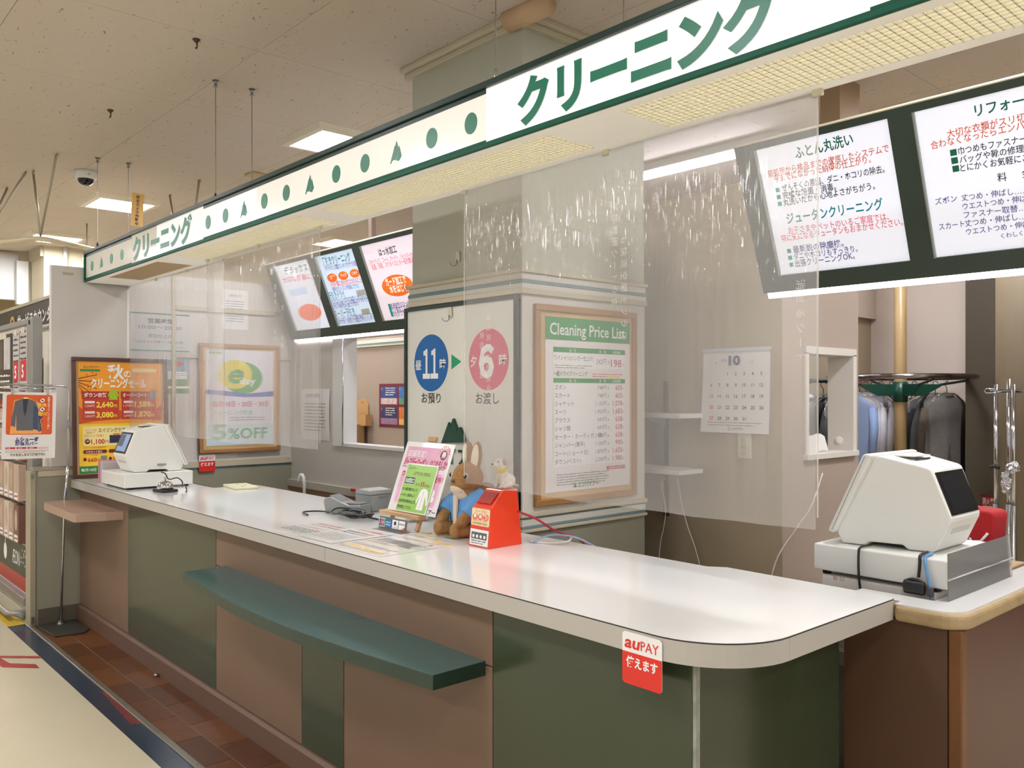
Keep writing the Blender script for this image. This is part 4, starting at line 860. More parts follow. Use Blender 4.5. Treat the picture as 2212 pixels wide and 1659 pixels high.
def lightbox(name, x0, x1, label, panels, H=.577, Y=3.0, z=1.847):
    M = Matrix.Translation((x0, Y, z)) @ Matrix.Rotation(R(90 + TH), 4, 'X'); W = x1 - x0
    t = thing(name, label, 'menu board', M=M)
    MB().box(0, W, 0, H, -.1, -.012).build('box_body', M_bd, t, world=False)
    # frame bars around the lit panels
    xs_ = [0] + [q for p_ in panels for q in p_[:2]] + [W]; zb, zt = panels[0][2], panels[0][3]
    MB().box(0, W, 0, zb, -.012, 0).build('frame_bar', M_bd, t, world=False); MB().box(0, W, zt, H, -.012, 0).build('frame_bar', M_bd, t, world=False)
    for k in range(0, len(xs_), 2): MB().box(xs_[k], xs_[k + 1], zb, zt, -.012, 0).build('frame_bar', M_bd, t, world=False)
    for a, b, c, d, m in panels:
        MB().box(a, b, c, d, -.0125, -.009).build('lit_panel', m, t, world=False)
        MB().box(a - .004, a + .001, c, d, -.0085, .004).build('panel_lip', mat('panel_lip', (150, 156, 148), .4), t, world=False)
    MB().box(-.004, W, H, H + .004, -.1, .004).build('top_lip', mat('cream_lip', (224, 216, 190), .4), t, world=False)
    MB().box(0, W, -.03, 0, -.1, -.03).build('bottom_light_strip', mat('lit_bottom_strip', (246, 240, 250), .4, em=4.5, emc=(246, 240, 255)), t, world=False)
    return t
def loc(M, P): return [local(M, *p) for p in P]
zr8 = Z(1560, 150, 3.3175); zr6 = Z(1960, 150, 3.857)
MRB = Matrix.Translation((-1.852, 3.0, 1.847)) @ Matrix.Rotation(R(90 + TH), 4, 'X')
a = loc(MRB, [zr8(250, 580), zr8(405, 1485), zr8(1188, 350), zr8(1340, 1368), zr8(1380, 295), zr8(1515, 1348)])
zb = (a[1][1] + a[3][1]) / 2; ztp = (a[0][1] + a[2][1]) / 2
pa = ((a[0][0] + a[1][0]) / 2, (a[2][0] + a[3][0]) / 2); pb = (a[4][0] + a[5][0]) / 2; pw = pa[1] - pa[0]
rbx = lightbox('menu_lightbox', -1.852, -.1, 'lit green-framed menu board for bedding, carpets and repairs', [(pa[0], pa[1], zb, ztp, L_warm), (pb, pb + pw * 1.5, zb, ztp, L_warm)])
p = Print(rbx, -.0088, .0004)
for body, A, B, h, m, bd in (('ふとん丸洗い', (520, 640), (935, 535), 82, T_gr, .02), ('前処理から検品までの徹底したシステムで', (325, 775), (1190, 590), 50, T_or, 0), ('今までになかった納得の仕上がり。', (365, 812), (1060, 668), 50, T_or, 0),
        ('ぜんそくの原因、ダニ・ホコリの除去。', (425, 877), (1158, 738), 48, T_bk, 0), ('完璧な殺菌・消毒。', (430, 930), (810, 862), 48, T_bk, 0), ('丸洗いだから心地よさがちがう。', (435, 982), (1090, 858), 48, T_bk, 0),
        ('ジュータンクリーニング', (460, 1108), (1150, 1000), 74, T_te, .02), ('お子さまやペットのいるご家庭では、', (470, 1182), (1190, 1078), 48, T_pk, 0), ('特に気になるジュータンもおまかせください。', (420, 1238), (1290, 1118), 48, T_pk, 0),
        ('最新鋭の除塵機。', (505, 1318), (865, 1268), 48, T_pu, 0), ('ダニやホコリもすっきり。', (510, 1366), (965, 1308), 46, T_pu, 0), ('出張クリーニングOK。', (520, 1418), (945, 1358), 48, T_pu, 0)):
    p.tl(m, body, zr8(*A), zr8(*B), h / 3.3175, bd or .012)
for q in ((380, 886), (388, 936), (396, 985)): x, y = p.L(zr8(*q)); p.rect(T_tq, x, y, x + .016, y + .016)
for q in ((462, 1322), (470, 1370), (480, 1420)): x, y = p.L(zr8(*q)); p.rect(T_tq, x, y, x + .016, y + .016)
for body, A, B, h, m, bd in (('リフォーム', (558, 392), (1090, 270), 98, T_gr, .02), ('大切な衣類がスリ切れたり', (325, 572), (1205, 378), 66, T_or, 0), ('合わなくなったらエンパイアーへ', (190, 668), (1290, 424), 66, T_or, 0), ('巾つめもファスナー取替も', (420, 712), (1190, 567), 62, T_bk, 0),
        ('バッグや靴の修理もOK', (430, 784), (1150, 655), 60, T_bk, 0), ('とにかくお気軽にご相談下さい', (435, 853), (1370, 710), 62, T_bk, 0), ('料', (745, 937), (822, 927), 70, T_bk, .01), ('金', (950, 905), (1025, 893), 70, T_bk, .01), ('ズボン', (225, 1132), (410, 1100), 54, T_pu, 0),
        ('丈つめ・伸ばし……', (445, 1098), (1010, 1030), 54, T_pu, 0), ('ウエストつめ・伸ばし……', (455, 1172), (1180, 1075), 54, T_pu, 0), ('ファスナー取替……', (465, 1242), (1050, 1170), 54, T_pu, 0), ('スカート', (258, 1342), (470, 1312), 54, T_pu, 0), ('丈つめ・伸ばし……', (475, 1312), (1050, 1240), 54, T_pu, 0),
        ('ウエストつめ・伸ばし……', (485, 1382), (1200, 1290), 52, T_pu, 0), ('くわしくは係まで', (775, 1412), (1180, 1356), 42, T_pu, 0)):
    p.tl(m, body, zr6(*A), zr6(*B), h / 3.857, bd or .01)
for q in ((352, 728), (362, 795), (372, 862)): x, y = p.L(zr6(*q)); p.rect(T_gr, x, y, x + .02, y + .02)
p.done()
zl = Z(400, 500, 3.318)
LX0 = -5.82; MLB = Matrix.Translation((LX0, 3.0, 1.847)) @ Matrix.Rotation(R(90 + TH), 4, 'X')
a = loc(MLB, [zl(665, 260), zl(785, 735), zl(890, 215), zl(1035, 710), zl(955, 195), zl(1085, 700), zl(1210, 143), zl(1358, 668), zl(1275, 125), zl(1410, 662)])
f = lambda i, j: (a[i][0] + a[j][0]) / 2
lbx = lightbox('menu_lightbox', LX0, -3.3, 'lit green-framed menu board with orange discs beside the pillar', [(f(0, 1), f(2, 3), zb, ztp, L_cool), (f(4, 5), f(6, 7), zb, ztp, L_blue), (f(8, 9), 2.45, zb, ztp, L_pink)])
qx = ony(808, 500, 2.9).x; MB().box(qx - .018, qx + .018, 2.87, 2.9, 2.34, CEIL).build('support_post', mat('dark_brown_post', (84, 70, 58), .6), lbx)
p = Print(lbx, -.0088, .0004)
p.disc(T_cor, zl(888, 583), 25, 19); q = loc(MLB, [zl(755, 470), zl(860, 400)]); p.rect(mat('lit_paleblue_block', (196, 214, 240), .5, em=0.39), q[0][0], q[0][1], q[1][0], q[1][1])
p.tl(T_gr, 'デラックス', zl(715, 310), zl(880, 280), 13, .02); p.tl(T_pk, '大切な衣類に', zl(700, 370), zl(900, 340), 10, .01)
for c in ((1045, 335), (1125, 320), (1207, 303)): p.disc(T_org, zl(*c), 11.2, 9.8)
p.disc(T_org, zl(1510, 390), 35, 24.5)
for q in ((1228, 466, 1276, 416), (1264, 602, 1308, 553)): u = loc(MLB, [zl(q[0], q[1]), zl(q[2], q[3])]); p.rect(mat('lit_grey_block', (168, 168, 156), .5, em=.25), u[0][0], u[0][1], u[1][0], u[1][1])
p.up()
for body, A, B, h, m, bd in (('はっ水加工', (1385, 176), (1512, 148), 46, T_bk, .02), ('スキーウェア、コート、オーバー、ジャンパーから', (1315, 242), (1640, 182), 34, T_pk, 0), ('和服、洋服、ネクタイなどの一般衣類まで', (1335, 278), (1650, 220), 34, T_pk, 0), ('ガード加工で', (1435, 392), (1580, 366), 48, T_w, .02), ('水をはじく。', (1465, 443), (1600, 424), 48, T_w, .02),
        ('高通気性のはっ水加工', (1470, 557), (1640, 522), 34, T_pu, 0), ('フッ素加工で安心です', (1478, 587), (1650, 555), 34, T_pu, 0), ('汚れがつきにくいです', (1487, 616), (1660, 585), 34, T_pu, 0),
        ('汗抜きクリーニング', (985, 245), (1182, 208), 50, T_te, .02), ('汗でベタつく衣類がスッキリサラサラの肌触', (1000, 285), (1236, 243), 32, T_pu, 0), ('汗の種類に合わせた2つのメニュー', (1040, 400), (1276, 362), 34, T_rd, 0), ('(通常のクリーニング料金にプラス)', (1050, 432), (1240, 404), 26, T_pu, 0),
        ('汗抜きドライ', (1030, 486), (1142, 468), 44, T_te, .01), ('ドライクリーニングだけでは落としきれなかった', (1050, 515), (1300, 478), 24, T_pu, 0), ('汗の汚れが残っている衣類におすすめです', (1055, 540), (1305, 500), 24, T_pu, 0), ('スカート等が日々に適しています。', (1060, 562), (1240, 530), 24, T_pu, 0), ('スーパー汗抜き', (1072, 618), (1215, 598), 46, T_te, .01), ('汗のしっかりしみ込んだ衣類や着用シーズンの', (1078, 645), (1335, 612), 24, T_pu, 0), ('におすすめ！(水洗い)で頑固な汚れもスッキリ', (1085, 668), (1350, 636), 26, T_pu, 0)):
    p.tl(m, body, zl(*A), zl(*B), h / 3.318, bd or .01)
for q in ((1455, 556), (1463, 585), (1472, 614)): u = p.L(zl(*q)); p.rect(T_tq, u[0], u[1], u[0] + .024, u[1] + .03)
for c, s_ in (((1035, 345), '汗'), ((1110, 330), 'アップ'), ((1190, 313), 'ニオイ')): p.tl(T_w, s_, zl(*c), zl(c[0] + 40, c[1] - 8), 6, .02)
p.done()
# ---- opening-times board on the pillar
MT = face_front(-3.305, PY0 - .008, .925)
tb = thing('times_board', 'white board with blue 11 and pink 6 discs on the pillar', 'board', M=MT)
W, H = .79, .922
MB().box(0, W, 0, H, -.004, .006).build('panel', mat('white_board_panel', (228, 226, 214), .35), tb, world=False)
fg = mat('board_frame_green', (30, 48, 42), .4)
for x0_, x1_, y0_, y1_ in ((0, W, H - .016, H), (0, W, 0, .016), (0, .016, .016, H - .016), (W - .022, W, .016, H - .016)): MB().box(x0_, x1_, y0_, y1_, -.004, .016).build('frame_bar', fg, tb, world=False)
p = Print(tb, .0065); BL = mat('disc_blue', (20, 98, 164), .4); PKD = mat('disc_pink', (216, 82, 112), .4); gt = mat('arrow_green', (24, 154, 104), .4)
ox, oz = -3.305, .925
p.ell(BL, -3.106 - ox, 1.588 - oz, .129, .129, 48); p.ell(PKD, -2.703 - ox, 1.592 - oz, .129, .129, 48); p.poly(gt, [(-2.955 - ox, 1.555 - oz), (-2.885 - ox, 1.588 - oz), (-2.955 - ox, 1.622 - oz)]); p.up()
p.text(WINK, '１', -3.14 - ox, 1.522 - oz, .17, .056, 'C', .03); p.text(WINK, '１', -3.08 - ox, 1.522 - oz, .17, .056, 'C', .03); p.text(WINK, '昼', -3.226 - ox, 1.562 - oz, .048, None, 'L', .02); p.text(WINK, '時', -3.04 - ox, 1.562 - oz, .05, None, 'L', .02)
p.text(WINK, '６', -2.715 - ox, 1.522 - oz, .17, .1, 'C', .05); p.text(WINK, '夕', -2.822 - ox, 1.567 - oz, .05, None, 'L', .02); p.text(WINK, '時', -2.635 - ox, 1.567 - oz, .052, None, 'L', .02)
p.text(INK, 'お預り', -3.105 - ox, 1.41 - oz, .052, .145, 'C', .01); p.text(INK, 'お渡し', -2.71 - ox, 1.41 - oz, .052, .15, 'C', .01); p.done()
z5 = Z(860, 600, 3.318)
for k, (pk, bl_, br) in enumerate((((383, 1035), (330, 1185), (420, 1180)), ((418, 1008), (362, 1182), (478, 1180)), ((467, 1070), (425, 1180), (515, 1180)))):
    v = [local(MT, *z5(*q)) for q in (bl_, br, pk)]; MB().prism([(x, y) for x, y in v], 'z', .0065 + .001 * k, .018 + .003 * k).build('mountain_mark', DGREEN, tb, world=False)
for i, ch in enumerate('エンパイアー'):
    g = glyphs(ch, .03, 2); s_ = .082; x_ = -3.245 - ox + i * .084
    MB().add([(x_ + px * s_, 1.145 - oz + py * s_, .012) for px, py in g[0]], g[1]).build('board_letter', SGREEN if i % 2 else DGREEN, tb, world=False)
# ---- adhesive hooks
for x, z, y, l in ((-2.92, 2.055, PY0 - .001, 'white adhesive hook on the bare pillar above the moulding'), (-2.957, 1.815, PY0 - .0155, 'white adhesive hook stuck on the times board')):
    hk = thing('wall_hook', l, 'hook', (x, y, z - .03), group='adhesive hooks on the pillar')
    MB().prism([(-.013, -.0), (.013, 0), (.014, .02), (.011, .045), (-.011, .045), (-.014, .02)], 'y', -.009, 0).build('pad', OFFW, hk, world=False, bevel=.003)
    MB().tube([(0, -.01, .01), (0, -.012, -.012), (-.004, -.022, -.02), (-.012, -.034, -.016), (-.016, -.038, -.004)], .0018, 6).build('wire_hook', STEEL, hk, world=False, smooth=True)
# ---- framed posters
def framed(name, M, W, H, fw, mframe, minner, label, cat='poster', depth=.02, inner=.016):
    t = thing(name, label, cat, M=M)
    for x0_, x1_, y0_, y1_ in ((0, W, H - fw, H), (0, W, 0, fw), (0, fw, fw, H - fw), (W - fw, W, fw, H - fw)): MB().box(x0_, x1_, y0_, y1_, 0, depth).build('frame_bar', mframe, t, world=False, bevel=.003)
    MB().box(fw, W - fw, fw, H - fw, .001, .006).build('backing', minner, t, world=False)
    return t
M_wf = mat('honey_wood_frame', (166, 118, 66), .4, var=.15, vs_=10, stretch=(1, 1, 1)); M_cork = mat('cork_backing', (204, 172, 120), .8, var=.12, vs_=90)
pl = framed('price_list', face_side(PX1 + .005, 2.357, .992), .628, .822, .026, M_wf, M_cork, 'wood-framed cleaning price list with green header on the pillar')
PGR = mat('price_green', (44, 146, 76), .4); PCR = mat('price_crimson', (204, 66, 96), .5)
MB().box(.06, .588, .05, .775, .0065, .0075).build('paper_sheet', mat('price_paper', (238, 230, 226), .4), pl, world=False)
p = Print(pl, .008)
p.rect(PGR, .06, .68, .588, .775); p.up(); p.text(WINK, 'Cleaning Price List', .085, .702, .07, .47, bold=.01)
p.rect(PGR, .105, .63, .555, .651); p.rect(PGR, .105, .503, .555, .522); p.up()
for y in (.634, .507): p.text(WINK, '品　名', .2, y, .014); p.text(WINK, '定　価', .385, y, .014); p.text(WINK, '会員価格', .47, y, .014)
for y0_ in (.565,): p.rect(WINK, .105, y0_, .555, .628)
p.text(INK, 'ワイシャツ(ハンガー仕上げ)', .11, .598, .024, .235); p.lines(GINK, (.112, .574), .34, 2, .009, .003); p.text(GINK, '242円', .365, .585, .03, .065); p.text(GINK, '»', .44, .588, .03); p.text(PCR, '198', .46, .575, .046, .07, bold=.01); p.text(PCR, '円', .537, .578, .016)
p.text(PGR, '一般ドライクリーニング', .105, .532, .024, .205, bold=.01); p.lines(RED, (.34, .54), .54, 2, .01, .003); p.rect(YEL, .44, .527, .52, .535)
rows = (('ズボン', '748円', '605'), ('スカート', '748円', '605'), ('ジャケット', '1,155円', '1,078'), ('スーツ', '1,903円', '1,683'), ('ブラウス', '693円', '638'), ('シャツ類', '693円', '638'), ('セーター・カーディガン類', '748円', '638'), ('ジャンパー(薄手)', '1,100円', '990'), ('コート(ショート丈)', '1,870円', '1,650'), ('ダウン(ベスト)', '2,200円', '1,980'))
for k, (a_, b_, c_) in enumerate(rows):
    y = .475 - .0345 * k; p.rect(WINK, .105, y - .009, .555, y + .024); p.up(); p.text(INK, a_, .112, y, .024); p.text(GINK, b_, .43, y, .024, None, 'R'); p.text(GINK, '»', .438, y, .024); p.text(PCR, c_, .535, y - .002, .032, None, 'R', .01); p.text(PCR, '円', .537, y, .013); p.layer -= 1
p.rrect(PCR, .43, .125, .555, .14, .005); p.lines(GINK, (.125, .118), .45, 5, .0105, .0035); p.tex = 0
p.up(); p.text(WINK, '会員限定はお得です', .445, .128, .012); p.text(PGR, 'エンパイアー', .25, .062, .026, .13, bold=.03); p.poly(PGR, [(.222, .062), (.232, .084), (.244, .062)]); p.done()
# autumn sale poster leaning on the partition
MA = Matrix.Translation((-5.868, 1.512, ZC + .002)) @ Matrix.Rotation(R(90), 4, 'Z') @ Matrix.Rotation(R(90 - 3), 4, 'X')
M_df = mat('dark_brown_frame', (84, 50, 34), .35, var=.1, vs_=9)
au = framed('sale_poster', MA, .6, .775, .024, M_df, mat('kraft_backing', (192, 164, 120), .7), 'dark-framed orange autumn cleaning sale poster leaning on the partition')
za = Z(140, 760, 5.185)
AOR = mat('autumn_orange', (240, 158, 40), .5, var=.06, vs_=9); ADK = mat('autumn_brick', (202, 86, 36), .5); AYL = mat('autumn_yellow', (250, 208, 60), .5); ARD = mat('autumn_red', (196, 62, 36), .5); AMR = mat('autumn_maroon', (116, 28, 22), .5); ALT = mat('autumn_lime', (168, 196, 40), .5); PYL = mat('price_yellow', (252, 224, 84), .5); ACR = mat('autumn_cream', (252, 234, 160), .5)
x0_, y0_ = .04, .03; x1_, y1_ = .56, .745
MB().box(x0_, x1_, y0_, y1_, .0065, .0075).build('paper_sheet', AOR, au, world=False)
p = Print(au, .008); S = lambda q: q
p.rect(AYL, x0_, y0_, x1_, .345); p.rect(mat('autumn_green', (36, 134, 62), .5), x0_, y0_, x1_, .075)
p.up(); p.poly(ADK, [(x0_, .345), (x0_, .46), (.075, .43), (.52, .43), (x1_, .47), (x1_, .36), (.3, .375), (.12, .36)])
for k in range(5):   # bare branch with leaves
    a_ = R(14 - 26 * k * .6); q = (x0_ + .115 * math.cos(a_), .635 + .115 * math.sin(a_) - .015 * k); n_ = (-math.sin(a_) * .0022, math.cos(a_) * .0022)
    p.poly(AMR, [(x0_, .64 - .012 * k), (q[0] + n_[0], q[1] + n_[1]), (q[0] - n_[0], q[1] - n_[1]), (x0_, .634 - .012 * k)])
rd = random.Random(2)
for k in range(14): p.ell(ADK, x0_ + .012 + .1 * rd.random(), .545 + .13 * rd.random(), .0035, .0065, 10)
p.text(WINK, '秋', .215, .645, .1, None, 'L', .035); p.text(WINK, 'の', .315, .65, .055, None, 'L', .03); p.text(WINK, 'クリーニングセール', .115, .582, .068, .345, bold=.04)
p.text(DGREEN, 'エンパイアー', .07, .705, .02, .1, bold=.02); p.rect(mat('autumn_green', (36, 134, 62), .5), .05, .684, .17, .698); p.rrect(ACR, .37, .684, .53, .708, .011)
for k, (cx, tt, v1, v2, o1_, o2_) in enumerate(((.062, 'ダウン衣類', '2,640', '3,080', '3,300', '3,850'), (.3, 'オーバーコート', '1,589', '1,870', '1,770', '2,090'))):
    p.rect(ARD, cx, .372, cx + .222, .555); p.up(); p.rect(mat('brick_header', (176, 46, 34), .5), cx - .004, .507, cx + .222, .555); p.rect(ADK, cx, .4375, cx + .222, .439); p.up()
    p.text(WINK, tt, cx + .008, .52, .03, .14 if k == 0 else .155, bold=.03)
    for yy, v, o_ in ((.452, v1, o1_), (.386, v2, o2_)):
        p.text(PYL, v, cx + .082, yy, .05, .105, bold=.03); p.text(PYL, '円', cx + .19, yy, .022, None, 'L', .02); p.rrect(WINK, cx + .012, yy + .026, cx + .074, yy + .041, .007); p.text(WINK, o_ + '円', cx + .012, yy + .002, .019, .06)
        p.up(); p.text(ADK, 'ショート丈' if yy > .4 else 'ロング丈', cx + .02, yy + .0295, .009, .045); p.layer -= 1
    p.layer -= 2
p.up(); p.up(); p.up(); p.poly(ALT, [(.222, .5), (.277, .5), (.27, .545), (.277, .518), (.284, .524), (.274, .556), (.258, .566), (.24, .566), (.225, .556), (.215, .524), (.222, .518), (.229, .545)]); p.poly(GREY, [(.48, .5), (.524, .5), (.528, .566), (.488, .57)]); p.layer -= 3
p.rrect(ACR, .062, .205, .53, .33, .012); p.up(); p.text(INK, 'エイジングケア', .155, .292, .03, .165, bold=.01); p.text(ADK, 'ダウン・コート衣類で', .072, .3, .012, .075); p.text(ADK, '高評価です！', .085, .285, .012, .05); p.text(ARD, 'クリーニング料金＋', .07, .262, .018, .12)
p.ell(AMR, .088, .232, .016, .016); p.text(ARD, '1,100', .11, .216, .042, .082, bold=.03); p.text(ARD, '円', .196, .218, .026, None, 'L', .01); p.rect(mat('photo_navy', (44, 48, 76), .4, var=.4, vs_=40), .222, .218, .29, .27); p.rect(ORANGE, .245, .272, .285, .28); p.up(); p.text(WINK, '1点', .079, .23, .012, .018, bold=.03); p.layer -= 1
p.rrect(AMR, .062, .155, .205, .178, .01); p.rrect(AMR, .215, .155, .36, .178, .01); p.up(); p.text(WINK, 'シロセット加工', .078, .16, .016, .1, bold=.02); p.layer -= 1
p.text(ARD, 'スカートの折り目長持ち！', .065, .188, .012, .135); p.text(ARD, 'クリーニング料金＋', .065, .142, .012, .09); p.ell(AMR, .072, .118, .01, .011); p.text(ARD, '660', .088, .102, .036, .055, bold=.02); p.text(ARD, '円', .148, .103, .02); p.rect(GREY, .167, .11, .205, .138); p.ell(AMR, .225, .118, .01, .011); p.text(ARD, '550', .24, .102, .036, .055, bold=.02)
p.text(WINK, '毎月10日・20日', .048, .043, .022, .16, bold=.02); p.done()
# oval-logo discount poster, framed, on the partition
ed = framed('discount_poster', face_side(WX + .016, 2.338, 1.028), .612, .778, .026, M_wf, M_cork, 'wood-framed discount poster with yellow and green ellipse on the partition')
MB().box(.05, .562, .05, .735, .0065, .0075).build('paper_sheet', mat('poster_paper', (228, 226, 232), .4), ed, world=False)
p = Print(ed, .008); EY = mat('ellipse_yellow', (222, 206, 40), .5); EG = mat('ellipse_green', (62, 150, 72), .5); EB = mat('ribbon_blue', (70, 90, 170), .5); PB = mat('pale_blue_ground', (206, 222, 226), .5)
p.rect(PB, .05, .05, .562, .2); p.ell(EG, .325, .535, .15, .115, 48); p.poly(EB, [(.05, .45), (.2, .44), (.35, .42), (.562, .44), (.562, .4), (.35, .395), (.2, .405), (.05, .42)]); p.up(); p.ell(EY, .265, .56, .13, .105, 48); p.up(); p.text(EG, 'e', .2, .5, .2, .12, bold=.03, slant=.25); p.text(WINK, 'day', .3, .49, .07, .12, bold=.02)
p.text(EG, '5', .1, .095, .15, .1, bold=.03); p.text(EG, '%OFF', .215, .095, .11, .3, bold=.02); p.text(RED, '毎月10日・20日・30日', .1, .33, .045, .42, bold=.02); p.text(EG, 'クリーニング料金', .1, .27, .038, .3); p.rect(EG, .075, .705, .17, .718); p.lines(GINK, (.23, .245), .5, 2, .018, .006); p.done()
# opening-hours plate, leaflet, notice, paper
hs = thing('hours_plate', 'white opening hours plate with two green lines on the partition', 'sign', M=face_side(WX + .001, 1.88, 1.73))
MB().box(0, .4, 0, .272, 0, .004).build('plate', clear('hours_plate_acrylic', (232, 230, 228), .75), hs, world=False)
p = Print(hs, .0046); p.rect(SGREEN, 0, .258, .4, .267); p.rect(SGREEN, 0, .008, .4, .016); p.text(INK, '営業時間', .2, .2, .036, .17, 'C', .02); p.text(INK, '10:00〜20:00', .2, .158, .034, .29, 'C'); p.text(INK, '即日仕上げ', .2, .1, .03, .16, 'C'); p.text(INK, '11:00までのお預り〜18:00お渡し', .2, .064, .02, .34, 'C'); p.text(INK, 'エンパイアー', .29, .03, .014); p.done()
lf = thing('leaflet', 'small green landscape leaflet below the opening hours plate', 'leaflet', M=face_side(WX + .001, 2.11, 1.45))
MB().box(0, .168, 0, .232, 0, .001).build('sheet', PAPER, lf, world=False)
p = Print(lf, .0014); p.rect(mat('sky_print', (132, 158, 176), .5, var=.2, vs_=20), 0, .12, .168, .232); p.rect(mat('meadow_print', (96, 136, 84), .5, var=.25, vs_=20), 0, .0, .168, .13); p.up(); p.rect(WINK, .02, .1, .15, .15); p.rect(WINK, 0, .035, .168, .05); p.ell(RED, .09, .205, .035, .014); p.lines(INK, (.025, .135), .145, 3, .012, .004); p.done()
nt_ = thing('notice', 'small white notice high on the partition near the lit board', 'notice', M=face_side(WX + .001, 2.52, 1.915))
MB().box(0, .19, 0, .285, 0, .001).build('sheet', PAPER, nt_, world=False); p = Print(nt_, .0014); p.text(NAVY, 'お知らせ', .05, .235, .024); p.lines(NAVY, (.025, .2), .165, 9, .018, .004); p.done()
np_ = thing('notice', 'white paper list hanging on the back wall beside the hatch', 'notice', M=face_front(-5.74, BY - .002, 1.113))
MB().surf(lambda u, v: (.4 * u, .37 * v, .008 * math.sin(3 * v)), 6, 8).build('sheet', PAPER, np_, world=False); p = Print(np_, .011); p.text(NAVY, '受付時のお願い', .07, .31, .032); p.lines(GINK, (.05, .26), .35, 9, .024, .006); p.done()
# payment stickers (mascots on them left out)
def sticker(M, label):
    t = thing('payment_sticker', label, 'sticker', M=M, group='red and white payment stickers'); W, H = .116, .12
    m = MB(); pts = [(.006, 0), (W - .006, 0), (W, .006), (W, H - .006), (W - .006, H), (.006, H), (0, H - .006), (0, .006)]
    m.prism(pts, 'z', 0, .0006).build('sheet', mat('sticker_white', (240, 238, 236), .25), t, world=False)
    p = Print(t, .0009); sr = mat('sticker_red', (220, 48, 36), .3); p.poly(sr, [(.006, 0), (W - .006, 0), (W, .006), (W, .074), (0, .074), (0, .006)]); p.up()
    p.text(sr, 'au', .006, .084, .04, .044, bold=.025, slant=.2); p.text(sr, 'PAY', .055, .084, .032, .052, bold=.005); p.text(WINK, '使えます', .012, .042, .027, .092, bold=.03); p.done()
sticker(face_front(-1.306, YF - .0012, .778), 'red and white payment sticker on the countertop edge at the rounded end')
sticker(face_side(WX + .0195, 2.337, .898), 'red and white payment sticker on the partition rail behind the register')
# ================================================================== BEHIND THE COUNTER
CY = 3.35
cal = thing('wall_calendar', 'white wall calendar showing month 10 on the beige wall', 'calendar', M=face_front(-2.385, CY - .003, 1.27))
MB().surf(lambda u, v: (.352 * u - .01 * (1 - v) * (1 - u), .382 * v, .012 * (1 - v) ** 2), 6, 10).build('sheet', PAPER, cal, world=False, smooth=True)
MB().box(-.004, .356, .372, .388, 0, .004).build('binding', mat('calendar_binding', (206, 208, 212), .4), cal, world=False)
p = Print(cal, .0125); p.text(NAVY, '10', .145, .31, .06, .062, bold=.04); p.text(mat('calendar_blue', (90, 140, 190), .5), '2024', .105, .325, .02, .03); p.text(mat('calendar_blue', (90, 140, 190), .5), '9', .075, .312, .022); p.text(mat('calendar_blue', (90, 140, 190), .5), '11', .26, .312, .022)
for d in range(1, 32):
    k = d + 1; c_, r_ = k % 7, k // 7; p.text(RED if c_ == 0 or d == 14 else INK, str(d), .052 + .044 * c_, .262 - .051 * r_, .022, None, 'C', .02)
p.lines(GINK, (.03, .045), .32, 2, .012, .003); p.text(SGREEN, 'エンパイアー', .14, .012, .018, .085, bold=.02); p.done()
swt = thing('light_switch', 'ivory light switch plate under the wall calendar', 'light switch', M=face_front(-2.195, CY - .001, 1.155))
MB().box(0, .07, 0, .118, 0, .008).build('plate', OFFW, swt, world=False, bevel=.003)
for k in range(3): MB().box(.022, .048, .02 + .028 * k, .042 + .028 * k, .008, .012).build('rocker', mat('rocker_ivory', (196, 190, 168), .4), swt, world=False, bevel=.002)
for z, l in ((1.335, 'white shelf board higher on the beige wall beside the pillar'), (1.075, 'white shelf board lower on the beige wall beside the pillar')):
    t = thing('wall_shelf', l, 'shelf', (-2.6, CY - .1, z), group='bracket shelves by the pillar')
    MB().box(-2.78, -2.375, 3.15, CY - .02, z, z + .022).build('board', WHITE_P, t, bevel=.004)
    MB().prism([(3.17, z), (CY - .016, z), (CY - .016, z - .05), (CY - .03, z - .05)], 'x', -2.604, -2.598).build('bracket', GREY, t)
tk = solo(MB().box(-2.612, -2.59, CY - .014, CY - .001, .85, 1.51), 'shelf_track', mat('dark_track', (92, 88, 82), .4, .6), 'dark vertical slotted track carrying the two white shelves', 'track')
cord([(-2.60, CY - .05, 1.02), (-2.59, CY - .03, .9), (-2.6, CY - .03, .8), (-2.62, CY - .04, .66), (-2.63, CY - .04, .2)], .0025, M_wc, 'hanging_cable', 'thin white cord dangling below the lower shelf')
cord([(-2.5, CY - .05, 1.05), (-2.49, CY - .03, .92), (-2.46, CY - .03, .82), (-2.40, CY - .04, .7), (-2.34, CY - .05, .5), (-2.33, CY - .05, .2)], .0025, M_wc, 'hanging_cable', 'thin white cord curving below the lower shelf')
cord([(-1.87, 3.5, 1.1), (-1.88, 3.42, .96), (-1.93, 3.38, .86), (-1.98, 3.30, .72), (-2.0, 3.25, .5), (-2.0, 3.24, .2)], .003, M_wc, 'hanging_cable', 'white cord curving past the wall corner')
bgs = solo(MB().surf(lambda u, v: (-2.04 + .1 * (u - .5) * (1 - .4 * v), 3.66 + .12 * u, OZ0 + .006 + .09 * v * (1 - .6 * abs(u - .6)) + .008 * math.sin(9 * u)), 6, 5), 'plastic_bag', mat('white_bag', (226, 222, 216), .4), 'crumpled white plastic bag on the pass-through sill', 'bag', smooth=True)
